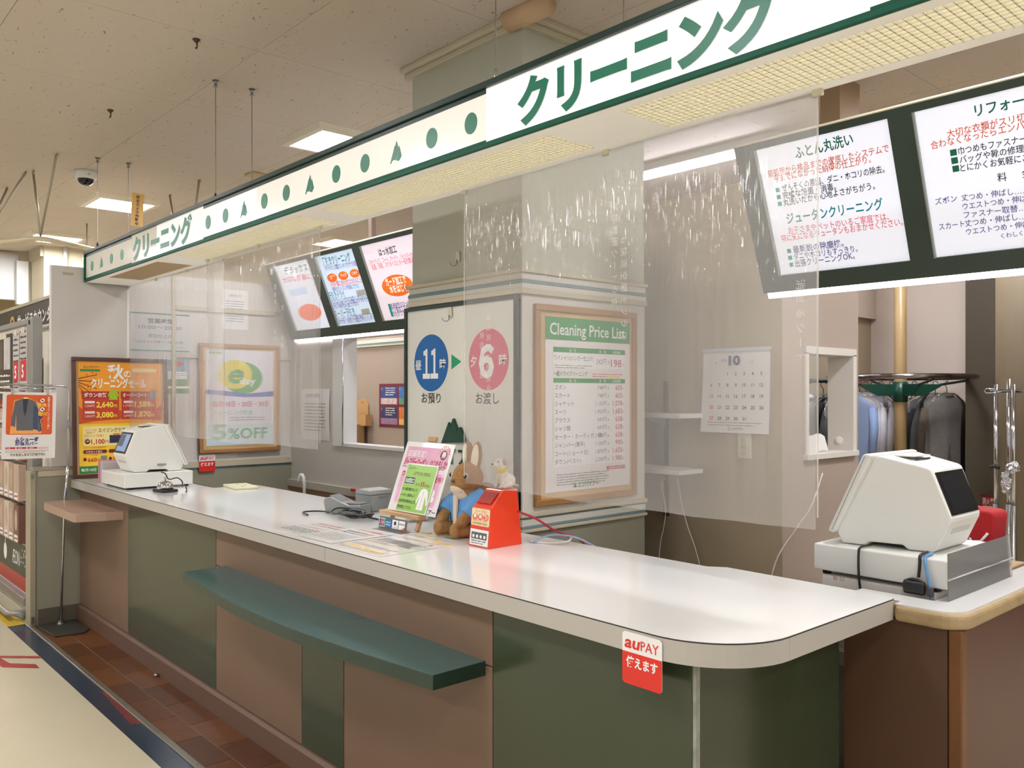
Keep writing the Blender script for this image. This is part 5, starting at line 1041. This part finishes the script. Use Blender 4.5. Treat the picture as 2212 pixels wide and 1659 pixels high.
# ---- seen through the hatch
IY = 4.748
def iq(x, y): return ony(x, y, IY)
a, b = iq(765, 915), iq(806, 862)
lr = thing('letter_rack', 'wooden wall pocket with arched back seen through the hatch', 'rack', (a.x, IY, a.z))
W, H = b.x - a.x, b.z - a.z
MB().prism([(0, 0), (W * .8, 0), (W * .8, H * .75), (W * .7, H * .92), (W * .55, H), (W * .4, H), (W * .22, H * .92), (W * .05, H * .75)], 'y', -.014, -.002).build('back_board', WOOD, lr, world=False)
MB().box(0, W, -.09, -.076, 0, H * .38).build('front_board', WOOD, lr, world=False); MB().box(0, .014, -.076, -.014, 0, H * .38).build('side_board', WOOD, lr, world=False); MB().box(W - .014, W, -.076, -.014, 0, H * .38).build('side_board', WOOD, lr, world=False); MB().box(0, W, -.09, -.002, -.012, 0).build('base_board', WOOD, lr, world=False)
MB().lathe([(.004, 0), (.004, .006)], 8, (W * .5, -.014, H * .86), Matrix.Rotation(R(90), 4, 'X')).build('screw', STEEL, lr, world=False)
a, b = iq(735, 1010), iq(795, 916)
solo(MB().box(a.x, b.x, IY - .28, IY - .04, a.z - .1, b.z), 'cardboard_carton', mat('cardboard', (176, 138, 96), .8, var=.06), 'brown cardboard carton standing below the wooden wall pocket', 'box', bevel=.004)
dsk = solo(MB().box(-8.9, -4.6, 4.3, 4.74, .55, a.z - .101), 'work_table', mat('work_table_top', (150, 140, 124), .5), 'plain work table under the carton in the room behind the hatch', 'table')
a, b = iq(820, 922), iq(905, 828)
W, H = b.x - a.x, b.z - a.z
pc = thing('picture_calendar', 'maroon picture calendar with four colourful panels seen through the hatch', 'calendar', M=face_front(a.x, IY - .003, a.z))
MB().box(0, W, 0, H, 0, .002).build('sheet', mat('maroon_sheet', (112, 26, 52), .4), pc, world=False)
p = Print(pc, .0024)
for i in range(2):
    for j in range(2):
        c0 = ((44, 70, 140), (52, 110, 176), (38, 48, 96), (206, 110, 44))[i + 2 * (1 - j)]; x0_ = .05 * W + .47 * W * i; y0_ = .07 * H + .46 * H * j
        p.rect(mat('picture_%d' % (i + 2 * j), c0, .4, var=.35, vs_=14), x0_, y0_, x0_ + .42 * W, y0_ + .4 * H); p.up(); p.rect(mat('picture_low_%d' % (i + 2 * j), ((214, 190, 190), (90, 140, 110), (150, 120, 150), (236, 170, 90))[i + 2 * (1 - j)], .4, var=.5, vs_=26), x0_, y0_, x0_ + .42 * W, y0_ + .14 * H); p.text(WINK, '1', x0_ + .02 * W, y0_ + .32 * H, .04); p.lines(WINK, (x0_ + .12 * W, y0_ + .36 * H), x0_ + .38 * W, 4, .022, .008, i + j); p.layer -= 1
p.done()
a = iq(744, 866); b = iq(757, 843)
solo(MB().prism([(a.x, a.z), (b.x - .02, a.z), (b.x, a.z + .06), (b.x - .01, b.z), (a.x, b.z)], 'y', IY - .05, IY - .002), 'tape_dispenser', mat('bright_blue_plastic', (40, 150, 214), .4), 'bright blue plastic dispenser on the inner room wall', 'dispenser', bevel=.006)
rt = solo(MB().obox((-4.98, BY - .034, .80), (.05, .012, .02)), 'red_clip', mat('red_clip_plastic', (206, 40, 36), .4), 'small red clip on the low ledge behind the printer', 'clip', bevel=.004)
# ---- garment carousel
RC = Vector((-2.424, 5.54)); RZ = 1.555; RR = .435
ca = thing('garment_carousel', 'round chrome garment rail on a floor-to-ceiling wooden pole', 'clothes rack', (RC.x, RC.y, 0))
MB().tube([(RC.x + RR * math.cos(R(7.5 * i)), RC.y + RR * math.sin(R(7.5 * i)), RZ) for i in range(48)], .0165, 12, closed=True).build('ring_rail', mat('dark_chrome', (150, 140, 136), .15, 1), ca, smooth=True)
MB().tube([(RC.x, RC.y, 0), (RC.x, RC.y, CEIL)], .038, 20).build('pole', mat('yellow_wood_pole', (172, 144, 100), .4, var=.1, vs_=12), ca, smooth=True)
MB().tube([(RC.x, RC.y, RZ - .16), (RC.x, RC.y, RZ - .03)], .046, 20).build('hub', DGREEN, ca, smooth=True)
for k in range(4):
    Rz = Matrix.Rotation(R(48 + 90 * k), 3, 'Z'); m = MB().prism([(.04, -.12), (.15, -.12), (.26, -.06), (.26, -.045), (.04, -.045)], 'y', -.008, .008); m.v = [Rz @ q + Vector((RC.x, RC.y, RZ)) for q in m.v]; m.build('hub_arm', DGREEN, ca)
    m = MB().tube([(.25, 0, -.05), (RR, 0, -.02)], .008, 8); m.v = [Rz @ q + Vector((RC.x, RC.y, RZ)) for q in m.v]; m.build('spoke', BLACK, ca)
M_film = clear('garment_film', (220, 222, 226), .14)
def garment(M, label, m, L=.9, half=.2, cover=True, sleeves=True, group='cleaned garments hanging on the carousel', seed=0, hm=None):
    t = thing('hanging_garment', label, 'garment', M=M, group=group); rd = random.Random(seed)
    prof = [(-.075, .045, .02), (-.095, .08, .024), (-.13, half * .9, .028), (-.17, half, .032), (-.3, half * .93, .034), (-.55, half * .9, .034), (-L, half * 1.02, .036)]
    def loft(sc, dz):
        mb = MB(); n = 28; vs = []; fs = []
        ph = [rd.random() * 6 for _ in range(3)]
        for z, hw, ht in prof:
            fold = min(1, max(0, (-z - .15) / .6))
            for j in range(n):
                a_ = 2 * math.pi * j / n; q = 1 + .16 * fold * math.sin(5 * a_ + ph[0]) + .08 * fold * math.sin(9 * a_ + ph[1])
                vs.append((hw * sc * math.copysign(abs(math.cos(a_)) ** .8, math.cos(a_)), ht * sc * q * math.sin(a_), z + dz))
        k = len(prof)
        for i in range(k - 1):
            for j in range(n): fs.append((i * n + j, i * n + (j + 1) % n, (i + 1) * n + (j + 1) % n, (i + 1) * n + j))
        fs.append(tuple(range(n))); fs.append(tuple((k - 1) * n + j for j in range(n))); return mb.add(vs, fs)
    loft(1, 0).build('cloth', m, t, world=False, smooth=True)
    MB().ell((0, 0, -.075), (.05, .035, .022)).build('collar', m, t, world=False, smooth=True)
    if sleeves:
        for s_ in (-1, 1): MB().tube([(s_ * half * .9, 0, -.16), (s_ * half * 1.05, .02, -.3), (s_ * half * 1.0, .035, -.55)], [.03, .028, .022], 10).build('sleeve', m, t, world=False, smooth=True)
    MB().tube([(0, 0, -.08), (0, 0, -.025), (0, .018, -.002), (0, .012, .02), (0, -.008, .024), (0, -.02, .008)], .0028, 6).build('hanger_hook', hm or BLACK, t, world=False, smooth=True)
    if cover: loft(1.12, .018).build('film_cover', M_film, t, world=False, smooth=True)
    return t
def on_ring(phi, tw=0): return Matrix.Translation((RC.x + RR * math.cos(R(phi)), RC.y + RR * math.sin(R(phi)), RZ - .045)) @ Matrix.Rotation(R(phi + tw), 4, 'Z')
SB = mat('sky_blue_shirt', (150, 174, 218), .7); SW = mat('white_shirt', (224, 222, 230), .7); SC_ = mat('charcoal_suit', (46, 46, 50), .8); SG = mat('grey_suit', (84, 82, 80), .8, var=.1, vs_=60); SN = mat('black_suit', (26, 26, 30), .8); ST = mat('brown_tweed', (96, 84, 72), .85, var=.35, vs_=50, bump=.4, bs=120); SL = mat('pale_blue_shirt', (166, 184, 220), .7)
RH = mat('red_hanger', (150, 24, 30), .4)
for k, (phi, m, l, tw, sl) in enumerate(((156, SB, 'sky blue shirt hanging at the carousel edge by the wall', 10, True), (150, SW, 'white shirt hanging second from the wall on the carousel', 12, True), (144, SW, 'white shirt on a red hanger hanging third from the wall', 14, True), (137, SL, 'pale blue shirt hanging beside the white shirts', 20, True), (130, SW, 'white blouse hanging next to the grey suit under film', 10, True), (121, SG, 'grey suit jacket under film beside the wooden pole', 24, True), (111, SC_, 'charcoal jacket hanging right behind the wooden pole', 10, True), (102, SN, 'black jacket under shiny film just past the wooden pole', -14, True), (93, SN, 'black jacket under film next to the tweed coat', -12, True), (84, ST, 'brown tweed coat hanging beside the black jackets', 0, True), (73, ST, 'brown checked dress at the outer end of the carousel', -16, False))):
    garment(on_ring(phi, tw), l, m, L=.95 + .1 * (k % 3), half=.175 - .01 * (k % 2) if k < 9 else .13, sleeves=sl, seed=k, hm=RH if k in (1, 2) else None)
sr = thing('straight_rail', 'dark clothes rail seen through the small window', 'clothes rack', (-3.1, 4.9, 0))
MB().tube([(-3.6, 4.95, 1.53), (-2.45, 4.95, 1.53)], .014, 10).build('rail', BLACK, sr, smooth=True)
for x in (-3.58, -2.47): MB().tube([(x, 4.95, 0), (x, 4.95, 1.53)], .014, 10).build('post', BLACK, sr, smooth=True)
for k, (x, m, l) in enumerate(((-2.92, SB, 'sky blue shirt seen through the small window, nearest the frame'), (-2.83, SL, 'pale blue shirt seen through the small window behind the first'), (-2.74, SW, 'white shirt seen through the small window'), (-2.64, SG, 'grey jacket under film seen through the small window'), (-2.55, SC_, 'charcoal jacket seen through the small window'))):
    garment(Matrix.Translation((x, 4.95, 1.502)) @ Matrix.Rotation(R(60 + 10 * k), 4, 'Z'), l, m, half=.19, seed=20 + k, group='cleaned garments behind the small window')
# ---- chrome rack poles and extinguisher plate
gk = thing('pole_rack', 'three upright chrome poles of a garment rack wrapped with foil', 'clothes rack', (-1.37, 4.2, 0))
for x, y, z1 in ((-1.408, 4.2, 1.49), (-1.362, 4.22, 1.515), (-1.333, 4.19, 1.49)): MB().tube([(x, y, 0), (x, y, .95)], .0125, 10).build('pole', STEEL, gk, smooth=True); MB().tube([(x, y, .95), (x, y, z1)], .009, 10).build('upper_pole', CHROME, gk, smooth=True)
MB().tube([(-1.43, 4.2, 1.462), (-.4, 4.2, 1.462)], .0085, 10).build('cross_rail', CHROME, gk, smooth=True)
MB().tube([(-1.405, 4.19, 1.47), (-1.445, 4.19, 1.472), (-1.452, 4.19, 1.462), (-1.445, 4.19, 1.452), (-1.405, 4.19, 1.454)], .003, 6).build('clip_loop', CHROME, gk, smooth=True)
foil = mat('crumpled_foil', (214, 214, 216), .2, 1, bump=1.0, bs=90)
rd = random.Random(3)
for c, r_ in (((-1.362, 4.205, 1.05), (.028, .028, .055)), ((-1.333, 4.18, 1.12), (.025, .025, .024))):
    m = MB().ell(c, r_, None, 14, 12); m.v = [q + Vector([(rd.random() - .5) * .014 for _ in range(3)]) for q in m.v]; m.build('foil_wrap', foil, gk)
MB().tube([(-1.43, 4.19, 1.115), (-1.41, 4.19, 1.12), (-1.39, 4.195, 1.112)], .008, 8).build('clamp', BLACK, gk, smooth=True)
a = ony(2120, 1097, 5.89); b = ony(2151, 1070, 5.89)
fx = thing('extinguisher_plate', 'dark red fire extinguisher plate on the shaded recess wall', 'sign', M=face_front(a.x, 5.889, a.z))
W, H = b.x - a.x, b.z - a.z
MB().box(0, W, 0, H, 0, .006).build('plate', mat('dark_red_plate', (120, 24, 24), .4), fx, world=False); p = Print(fx, .0065); p.text(mat('pale_red_print', (226, 190, 180), .5), '消火器', .08 * W, .32 * H, .55 * H, .84 * W, bold=.03); p.rect(mat('pale_red_print', (226, 190, 180), .5), .15 * W, .1 * H, .85 * W, .2 * H); p.done()
# ================================================================== BESIDE THE PARTITION AND ON THE CEILING
zf = Z(0, 480, 5.53)
MS = face_front(-9.6, 1.75, 2.0)
ss = thing('service_sign', 'dark grey service counter sign with white letters beyond the partition', 'sign', M=MS)
MB().box(0, 3.4, 0, .2, -.04, 0).build('fascia', mat('charcoal_fascia', (74, 70, 68), .4), ss, world=False); MB().box(0, 3.4, .2, .225, -.04, .012).build('top_strip', M_trim, ss, world=False); MB().box(0, 3.4, -.012, 0, -.04, .01).build('bottom_strip', WHITE_P, ss, world=False)
a = local(MS, *zf(210, 1178)); b = local(MS, *zf(615, 1128))
for i, ch in enumerate('サービスカウンター'):
    g = glyphs(ch, .03, 2); w_ = (b[0] - a[0]) / 8; MB().add([(a[0] + (i + px) * w_, .035 + py * .125, .003) for px, py in g[0]], g[1]).build('sign_letter', WINK, ss, world=False)
a = local(MS, *zf(152, 1150)); p = Print(ss, .003); p.ell(mat('gold_print', (206, 176, 90), .5), a[0], .085, .09, .06); p.up(); p.ell(mat('charcoal_fascia', (74, 70, 68), .4), a[0], .075, .05, .04); p.up(); p.text(mat('gold_print', (206, 176, 90), .5), 'i', a[0], .05, .07, None, 'C', .03); p.done()
# ---- display rack
DY = 1.35
dr = thing('display_rack', 'steel-framed display rack with a dark green and red bottom print', 'rack', (-6.8, DY, 0))
MB().box(-6.262, -6.125, DY - .012, DY + .05, .06, 1.945).build('post', mat('grey_post', (158, 156, 150), .4, .4), dr, bevel=.004); MB().box(-7.62, -7.52, DY - .012, DY + .05, .06, 1.945).build('post', MATS['grey_post'], dr)
MB().tube([(-6.19, DY - .013, 1.912), (-6.19, DY - .016, 1.912)], .016, 12).build('bolt', BLACK, dr)
MB().box(-7.52, -6.262, DY - .008, DY + .04, 1.905, 1.94).build('top_bar', MATS['grey_post'], dr, bevel=.003); MB().box(-7.52, -6.262, DY - .03, DY + .05, .06, .11).build('bottom_bar', MATS['grey_post'], dr, bevel=.004)
MB().tube([(-7.6, DY - .14, .05), (-6.16, DY - .14, .05), (-6.14, DY - .1, .05), (-6.14, DY, .05)], .018, 10).build('foot_rail', MATS['grey_post'], dr, smooth=True); MB().tube([(-6.02 - .15, DY - .1, .045), (-6.1, DY - .06, .03)], .02, 12).build('castor', GREY, dr, smooth=True)
MB().box(-7.52, -6.262, DY + .01, DY + .03, .11, 1.905).build('back_panel', mat('rack_panel', (206, 198, 186), .5), dr)
def _rack(p):
    p.rect(mat('rack_green_print', (56, 62, 50), .4, var=.1), .0, .215, 1.258, .43); p.rect(mat('rack_red_print', (176, 54, 44), .4), 0, .12, 1.258, .215); p.up()
    p.text(WINK, 'ÆON', .74, .27, .14, .22); p.ell(WINK, .52, .32, .05, .06); p.ell(WINK, .52, .38, .012, .04)
    rd = random.Random(5)
    for k in range(10): p.ell(WINK, 1.0 + .13 * rd.random(), .28 + .12 * rd.random(), .008, .008, 8)
    for z in (.44, .72, .99, 1.22, 1.34): p.rect(mat('rack_red_lip', (150, 28, 40), .4), 0, z, 1.258, z + .018)
front_print(dr, face_front(-7.52, DY + .0095, 0), _rack)
CN = ('cream', 'tan', 'pale yellow', 'dark brown', 'beige'); ORD = ('first', 'second', 'third', 'fourth', 'fifth', 'sixth')
tints = [(210, 196, 176), (176, 150, 128), (222, 206, 180), (120, 84, 70), (196, 170, 150), (214, 150, 150), (226, 190, 110), (188, 60, 56), (150, 130, 120)]
rowname = ('lowest', 'second lowest', 'third', 'topmost')
for r_, z in enumerate((.46, .74, 1.01, 1.245)):
    hgt = (.25, .24, .2, .09)[r_]
    for k in range(6):
        x0_ = -6.30 - .148 * (k + 1); rd = random.Random(r_ * 17 + k)
        ci = rd.randrange(5); t = thing('gift_package', '%s boxed gift package, %s from the rack post in the %s row' % (CN[ci], ORD[k], rowname[r_]), 'package', (x0_ + .07, DY - .03, z), group='gift packages on the display rack')
        MB().box(-.066, .066, -.02, .028, 0, hgt).build('carton', mat('package_%d' % ci, tints[ci], .45, var=.15, vs_=12), t, world=False, bevel=.003)
        q = Matrix.Translation((x0_ + .07, DY - .0502, z)) @ Matrix.Rotation(R(90), 4, 'X')
        def _pk(p):
            p.ell(mat('package_art_%d' % rd.randrange(5), tints[4 + rd.randrange(5)], .4), 0, hgt * .6, .04, hgt * .28, 16); p.rect(PAPER, -.05, hgt * .04, .05, hgt * .22); p.up(); p.rect(INK, -.04, hgt * .1, .0, hgt * .14); p.rect(RED, .01, hgt * .1, .04, hgt * .16)
        front_print(t, q, _pk)
for x0_, x1_, z0_, z1_, c, l in ((-7.3, -6.72, 1.37, 1.87, (52, 48, 50), 'black photographic advert on the display rack'), (-6.70, -6.52, 1.42, 1.87, (206, 200, 196), 'narrow newspaper advert beside the black advert'), (-6.5, -6.29, 1.42, 1.88, (198, 190, 188), 'white newspaper advert with red block by the rack post')):
    t = thing('advert_sheet', l, 'advert', M=face_front(x0_, DY - .002, z0_)); W, H = x1_ - x0_, z1_ - z0_
    MB().box(0, W, 0, H, 0, .002).build('sheet', mat('advert_' + l[:6].strip(), c, .3, var=.1), t, world=False); p = Print(t, .0026); rd = random.Random(len(l))
    if c[0] < 90: p.rect(mat('advert_pale', (200, 196, 194), .4, var=.4, vs_=10), W * .55, H * .5, W * .9, H * .95); p.rect(mat('advert_brown', (98, 82, 74), .4, var=.4, vs_=10), W * .08, H * .5, W * .5, H * .9); p.lines(WINK, (W * .1, H * .4), W * .9, 4, .04, .012); p.rect(mat('rack_red_lip', (150, 28, 40), .4), 0, 0, W, H * .07)
    else:
        p.lines(INK, (W * .1, H * .95), W * .9, 12, .036, .012, 4); p.rect(RED, W * .1, H * .25, W * .9, H * .55); p.up(); p.text(WINK, '5', W * .3, H * .3, .12, None, 'L', .03)
    p.done(); MB().box(W * .3, W * .7, H - .03, H + .012, .002, .006).build('clip', OFFW, t, world=False)
yp = thing('yellow_notice', 'yellow paper notice hanging between rack post and partition', 'notice', M=face_front(ony(78, 885, 1.79).x, 1.79, ony(78, 885, 1.79).z))
W = ony(91, 800, 1.79).x - ony(78, 800, 1.79).x; H = 1.75 - MW[yp.name].translation.z
MB().box(-.3, W, 0, H, 0, .003).build('sheet', mat('yellow_sheet', (228, 200, 60), .5), yp, world=False); p = Print(yp, .0034); p.rect(INK, -.25, H * .72, W - .04, H * .78); p.lines(INK, (-.25, H * .62), W - .04, 8, .07, .02, 4); p.done()
# ---- poster stand
psn = thing('poster_stand', 'chrome poster stand with flat grey base before the low wall', 'stand', (-5.80, 1.43, 0))
MB().prism([(-5.90, 1.31), (-5.56, 1.335), (-5.545, 1.50), (-5.60, 1.535), (-5.90, 1.535)], 'z', .004, .012).build('base_plate', mat('dark_grey_steel', (78, 76, 70), .4, .5), psn, bevel=.003)
MB().lathe([(.03, .012), (.02, .018), (.013, .03)], 16, (-5.84, 1.437, 0)).build('socket', STEEL, psn, smooth=True)
MB().tube([(-5.84, 1.437, .012), (-5.82, 1.455, .8), (-5.8, 1.468, 1.0)], .0075, 12).build('pole', CHROME, psn, smooth=True)
MB().tube([(-5.8, 1.468, 1.0), (-5.78, 1.47, 1.46), (-5.778, 1.46, 1.485), (-5.775, 1.43, 1.497), (-5.76, 1.0, 1.508), (-5.76, .94, 1.508), (-5.76, .92, 1.49), (-5.76, .915, 1.2)], .0065, 12).build('top_frame', CHROME, psn, smooth=True)
MB().box(-5.8, -5.776, 1.452, 1.482, 1.24, 1.275).build('clamp', GREY, psn, bevel=.004)
MB().tube([(-5.772, 1.39, 1.478), (-5.766, 1.1, 1.482)], .003, 8).build('hanger_bar', CHROME, psn, smooth=True)
MPo = face_side(-5.768, 1.098, 1.06) @ Matrix.Rotation(R(-1.2), 4, 'Z')
po = thing('hanging_poster', 'white-bordered orange poster of a grey jacket hung on the chrome stand', 'poster', M=MPo)
MB().box(0, .288, 0, .4, 0, .002).build('sheet', mat('laminated_poster', (232, 228, 222), .25), po, world=False)
for x in (.05, .24): MB().box(x - .008, x + .008, .385, .425, -.004, .006).build('clip', clear('clip_clear', (210, 206, 200), .6), po, world=False)
p = Print(po, .0026); POR = mat('poster_orange', (222, 92, 36), .4); JG = mat('jacket_grey', (98, 98, 102), .5, var=.1, vs_=40); JD = mat('jacket_dark', (52, 52, 58), .5)
p.rrect(POR, .02, .145, .268, .385, .012); p.up()
p.poly(mat('poster_light_orange', (240, 168, 90), .4), [(.04, .15), (.21, .15), (.21, .33), (.13, .37), (.06, .35)]); p.up()
p.poly(JG, [(.075, .17), (.165, .17), (.168, .29), (.175, .2), (.195, .16), (.212, .168), (.19, .3), (.175, .345), (.14, .36), (.1, .36), (.065, .345), (.05, .25), (.045, .2), (.068, .19), (.072, .27)]); p.up()
p.poly(JD, [(.105, .36), (.135, .36), (.128, .29), (.119, .255), (.11, .29)]); p.poly(mat('jacket_navy', (62, 76, 100), .5, var=.4, vs_=80), [(.162, .18), (.19, .17), (.19, .3), (.165, .33)]); p.rect(WINK, .11, .362, .13, .368)
for k, (y, s_) in enumerate(((.352, '防虫'), (.298, '防カビ'))):
    p.ell(RED, .212, y, .017, .017, 24); p.up(); p.ell(WINK, .212, y, .013, .013, 24); p.up(); p.ell(INK, .212, y, .006, .005, 12); p.poly(RED, [(.2, y + .011), (.203, y + .0125), (.224, y - .011), (.221, y - .0125)]); p.text(YEL, s_, .19, y - .035, .022, .045 if k == 0 else .05, bold=.04); p.layer -= 2
p.vtext(NAVY, '対策!!', .205, .262, .021, .06); p.vtext(WINK, '衣替えはクリーニングと一緒に', .247, .378, .0135, .02)
p.text(NAVY, 'ムシューダ', .07, .105, .03, .125, bold=.045); p.text(NAVY, '防虫カバー', .072, .082, .024, .12, bold=.03); p.lines(ORANGE, (.1, .136), .17, 1, .01, .002)
for k in range(3): p.rect(RED, .02 + .058 * k, .06, .072 + .058 * k, .07)
p.rect(mat('pink_chip', (232, 190, 180), .5), .194, .06, .25, .07); p.lines(GINK, (.02, .048), .255, 2, .008, .002); p.text(mat('olive_print', (120, 110, 20), .5), 'そのまましまえて便利です!!', .045, .018, .018, .185, bold=.03)
p.up()
for k, s_ in enumerate(('防虫', '防カビ', '長期間')): p.text(WINK, s_, .03 + .058 * k, .0615, .008)
p.done()
# ---- ceiling things
dm = thing('dome_camera', 'white dome security camera with black lens bowl on the ceiling', 'camera', (-6.276, 1.70, CEIL), (0, 0, 0))
MB().lathe([(.074, 0), (.074, -.02), (.07, -.045), (.06, -.055)][::-1], 28).build('housing', WHITE_P, dm, world=False, smooth=True); MB().ell((0, 0, -.05), (.053, .053, .05)).build('lens_bowl', mat('smoked_dome', (20, 20, 22), .1), dm, world=False, smooth=True); MB().box(.066, .072, -.006, .006, -.035, -.02).build('screw_slot', BLACK, dm, world=False)
MY = face_side(-5.94, 1.885, 2.575) @ Matrix.Rotation(R(-3), 4, 'Z')
ys = thing('camera_notice', 'yellow hanging notice with vertical black writing below the ceiling', 'sign', M=MY)
MB().box(0, .078, 0, .222, -.002, .002).build('plate', mat('amber_plate', (206, 154, 36), .4), ys, world=False); p = Print(ys, .0026); p.vtext(INK, '安全カメラ作動中', .039, .215, .0245, .03); p.done()
MB().tube([(.0, .222, 0), (-.012, .39, 0)], .0015, 6).build('cord', OFFW, ys, world=False)
for (x, y), l in (((-3.62, 1.42), 'small rusty ceiling hook nearest the camera viewpoint aisle'), ((-4.83, 1.43), 'small rusty ceiling hook before the dome camera')):
    t = thing('ceiling_hook', l, 'hook', (x, y, CEIL), group='rusty ceiling hooks'); rs = mat('rusty_steel', (88, 70, 54), .5, .6)
    MB().lathe([(.006, -.014), (.016, -.004), (.016, 0)], 12).build('base', rs, t, world=False, smooth=True); MB().tube([(.0, .0, -.012), (.008, 0, -.022), (.008, 0, -.034), (0, 0, -.04), (-.008, 0, -.034)], .0035, 8).build('hook', rs, t, world=False, smooth=True)
sd = thing('ceiling_plate', 'small tan square cover plate on the ceiling above the sign', 'plate', (-5.574, 2.613, CEIL))
MB().box(-.065, .065, -.065, .065, -.012, 0).build('plate', mat('tan_plate', (196, 172, 128), .5), sd, world=False, bevel=.004); MB().lathe([(.012, -.016), (.012, -.012)], 12).build('stud', OFFW, sd, world=False)
RODM = mat('pale_steel_rod', (176, 166, 146), .4, .6)
ods = [((-5.94, 1.436), (-6.40, 1.45, 2.515), 'slanted rod from ceiling to curved rail near the partition'), ((-6.487, 1.426), (-6.40, 1.45, 2.515), 'upright rod meeting the slanted rod at the curved rail'), ((-6.55, 1.392), (-6.95, 1.2, 2.52), 'slanted rod farther along the curved rail'), ((-7.156, 1.4), (-6.96, 1.21, 2.52), 'slanted rod at the far end of the curved rail'),
       ((-6.577, 2.376), (-6.4, 2.37, 2.52), 'slanted rod behind the sign under the ceiling lamp'), ((-5.983, 2.366), (-6.15, 2.37, 2.52), 'slanted rod behind the sign toward the wires')]
for (x, y), e, l in ods:
    t = thing('suspension_rod', l, 'rod', (x, y, CEIL), group='ceiling suspension rods')
    MB().tube([(x, y, CEIL - .01), e], .008, 8).build('rod', RODM, t, smooth=True); MB().tube([(x - .02, y, CEIL - .004), (x + .02, y, CEIL - .004), (x + .024, y, CEIL - .016), (x, y, CEIL - .028)], .004, 6).build('bracket', RODM, t, smooth=True)
def sp_(pts, sub=8):
    P = [Vector(q) for q in pts]; out = []
    for i in range(len(P) - 1):
        a_, b_, c_, d_ = P[max(i - 1, 0)], P[i], P[i + 1], P[min(i + 2, len(P) - 1)]
        for k in range(sub): t = k / sub; out.append(.5 * ((2 * b_) + (c_ - a_) * t + (2 * a_ - 5 * b_ + 4 * c_ - d_) * t * t + (3 * b_ - a_ - 3 * c_ + d_) * t ** 3))
    return out + [P[-1]]
solo(MB().tube(sp_([(-7.6, 1.05, 2.495), (-6.95, 1.2, 2.495), (-6.6, 1.33, 2.495), (-6.40, 1.45, 2.495), (-6.5, 1.66, 2.495), (-6.66, 1.9, 2.495), (-6.9, 2.4, 2.495)]), .018, 10), 'curved_rail', mat('cream_rail', (206, 192, 156), .4), 'cream curved rail hung from rods beyond the partition', 'rail', smooth=True)
solo(MB().tube([(-8.2, 2.23, CEIL), (-8.2, 2.23, 2.5)], .006, 8), 'drop_rod', RODM, 'thin straight rod hanging before the cream store wall', 'rod', smooth=True)
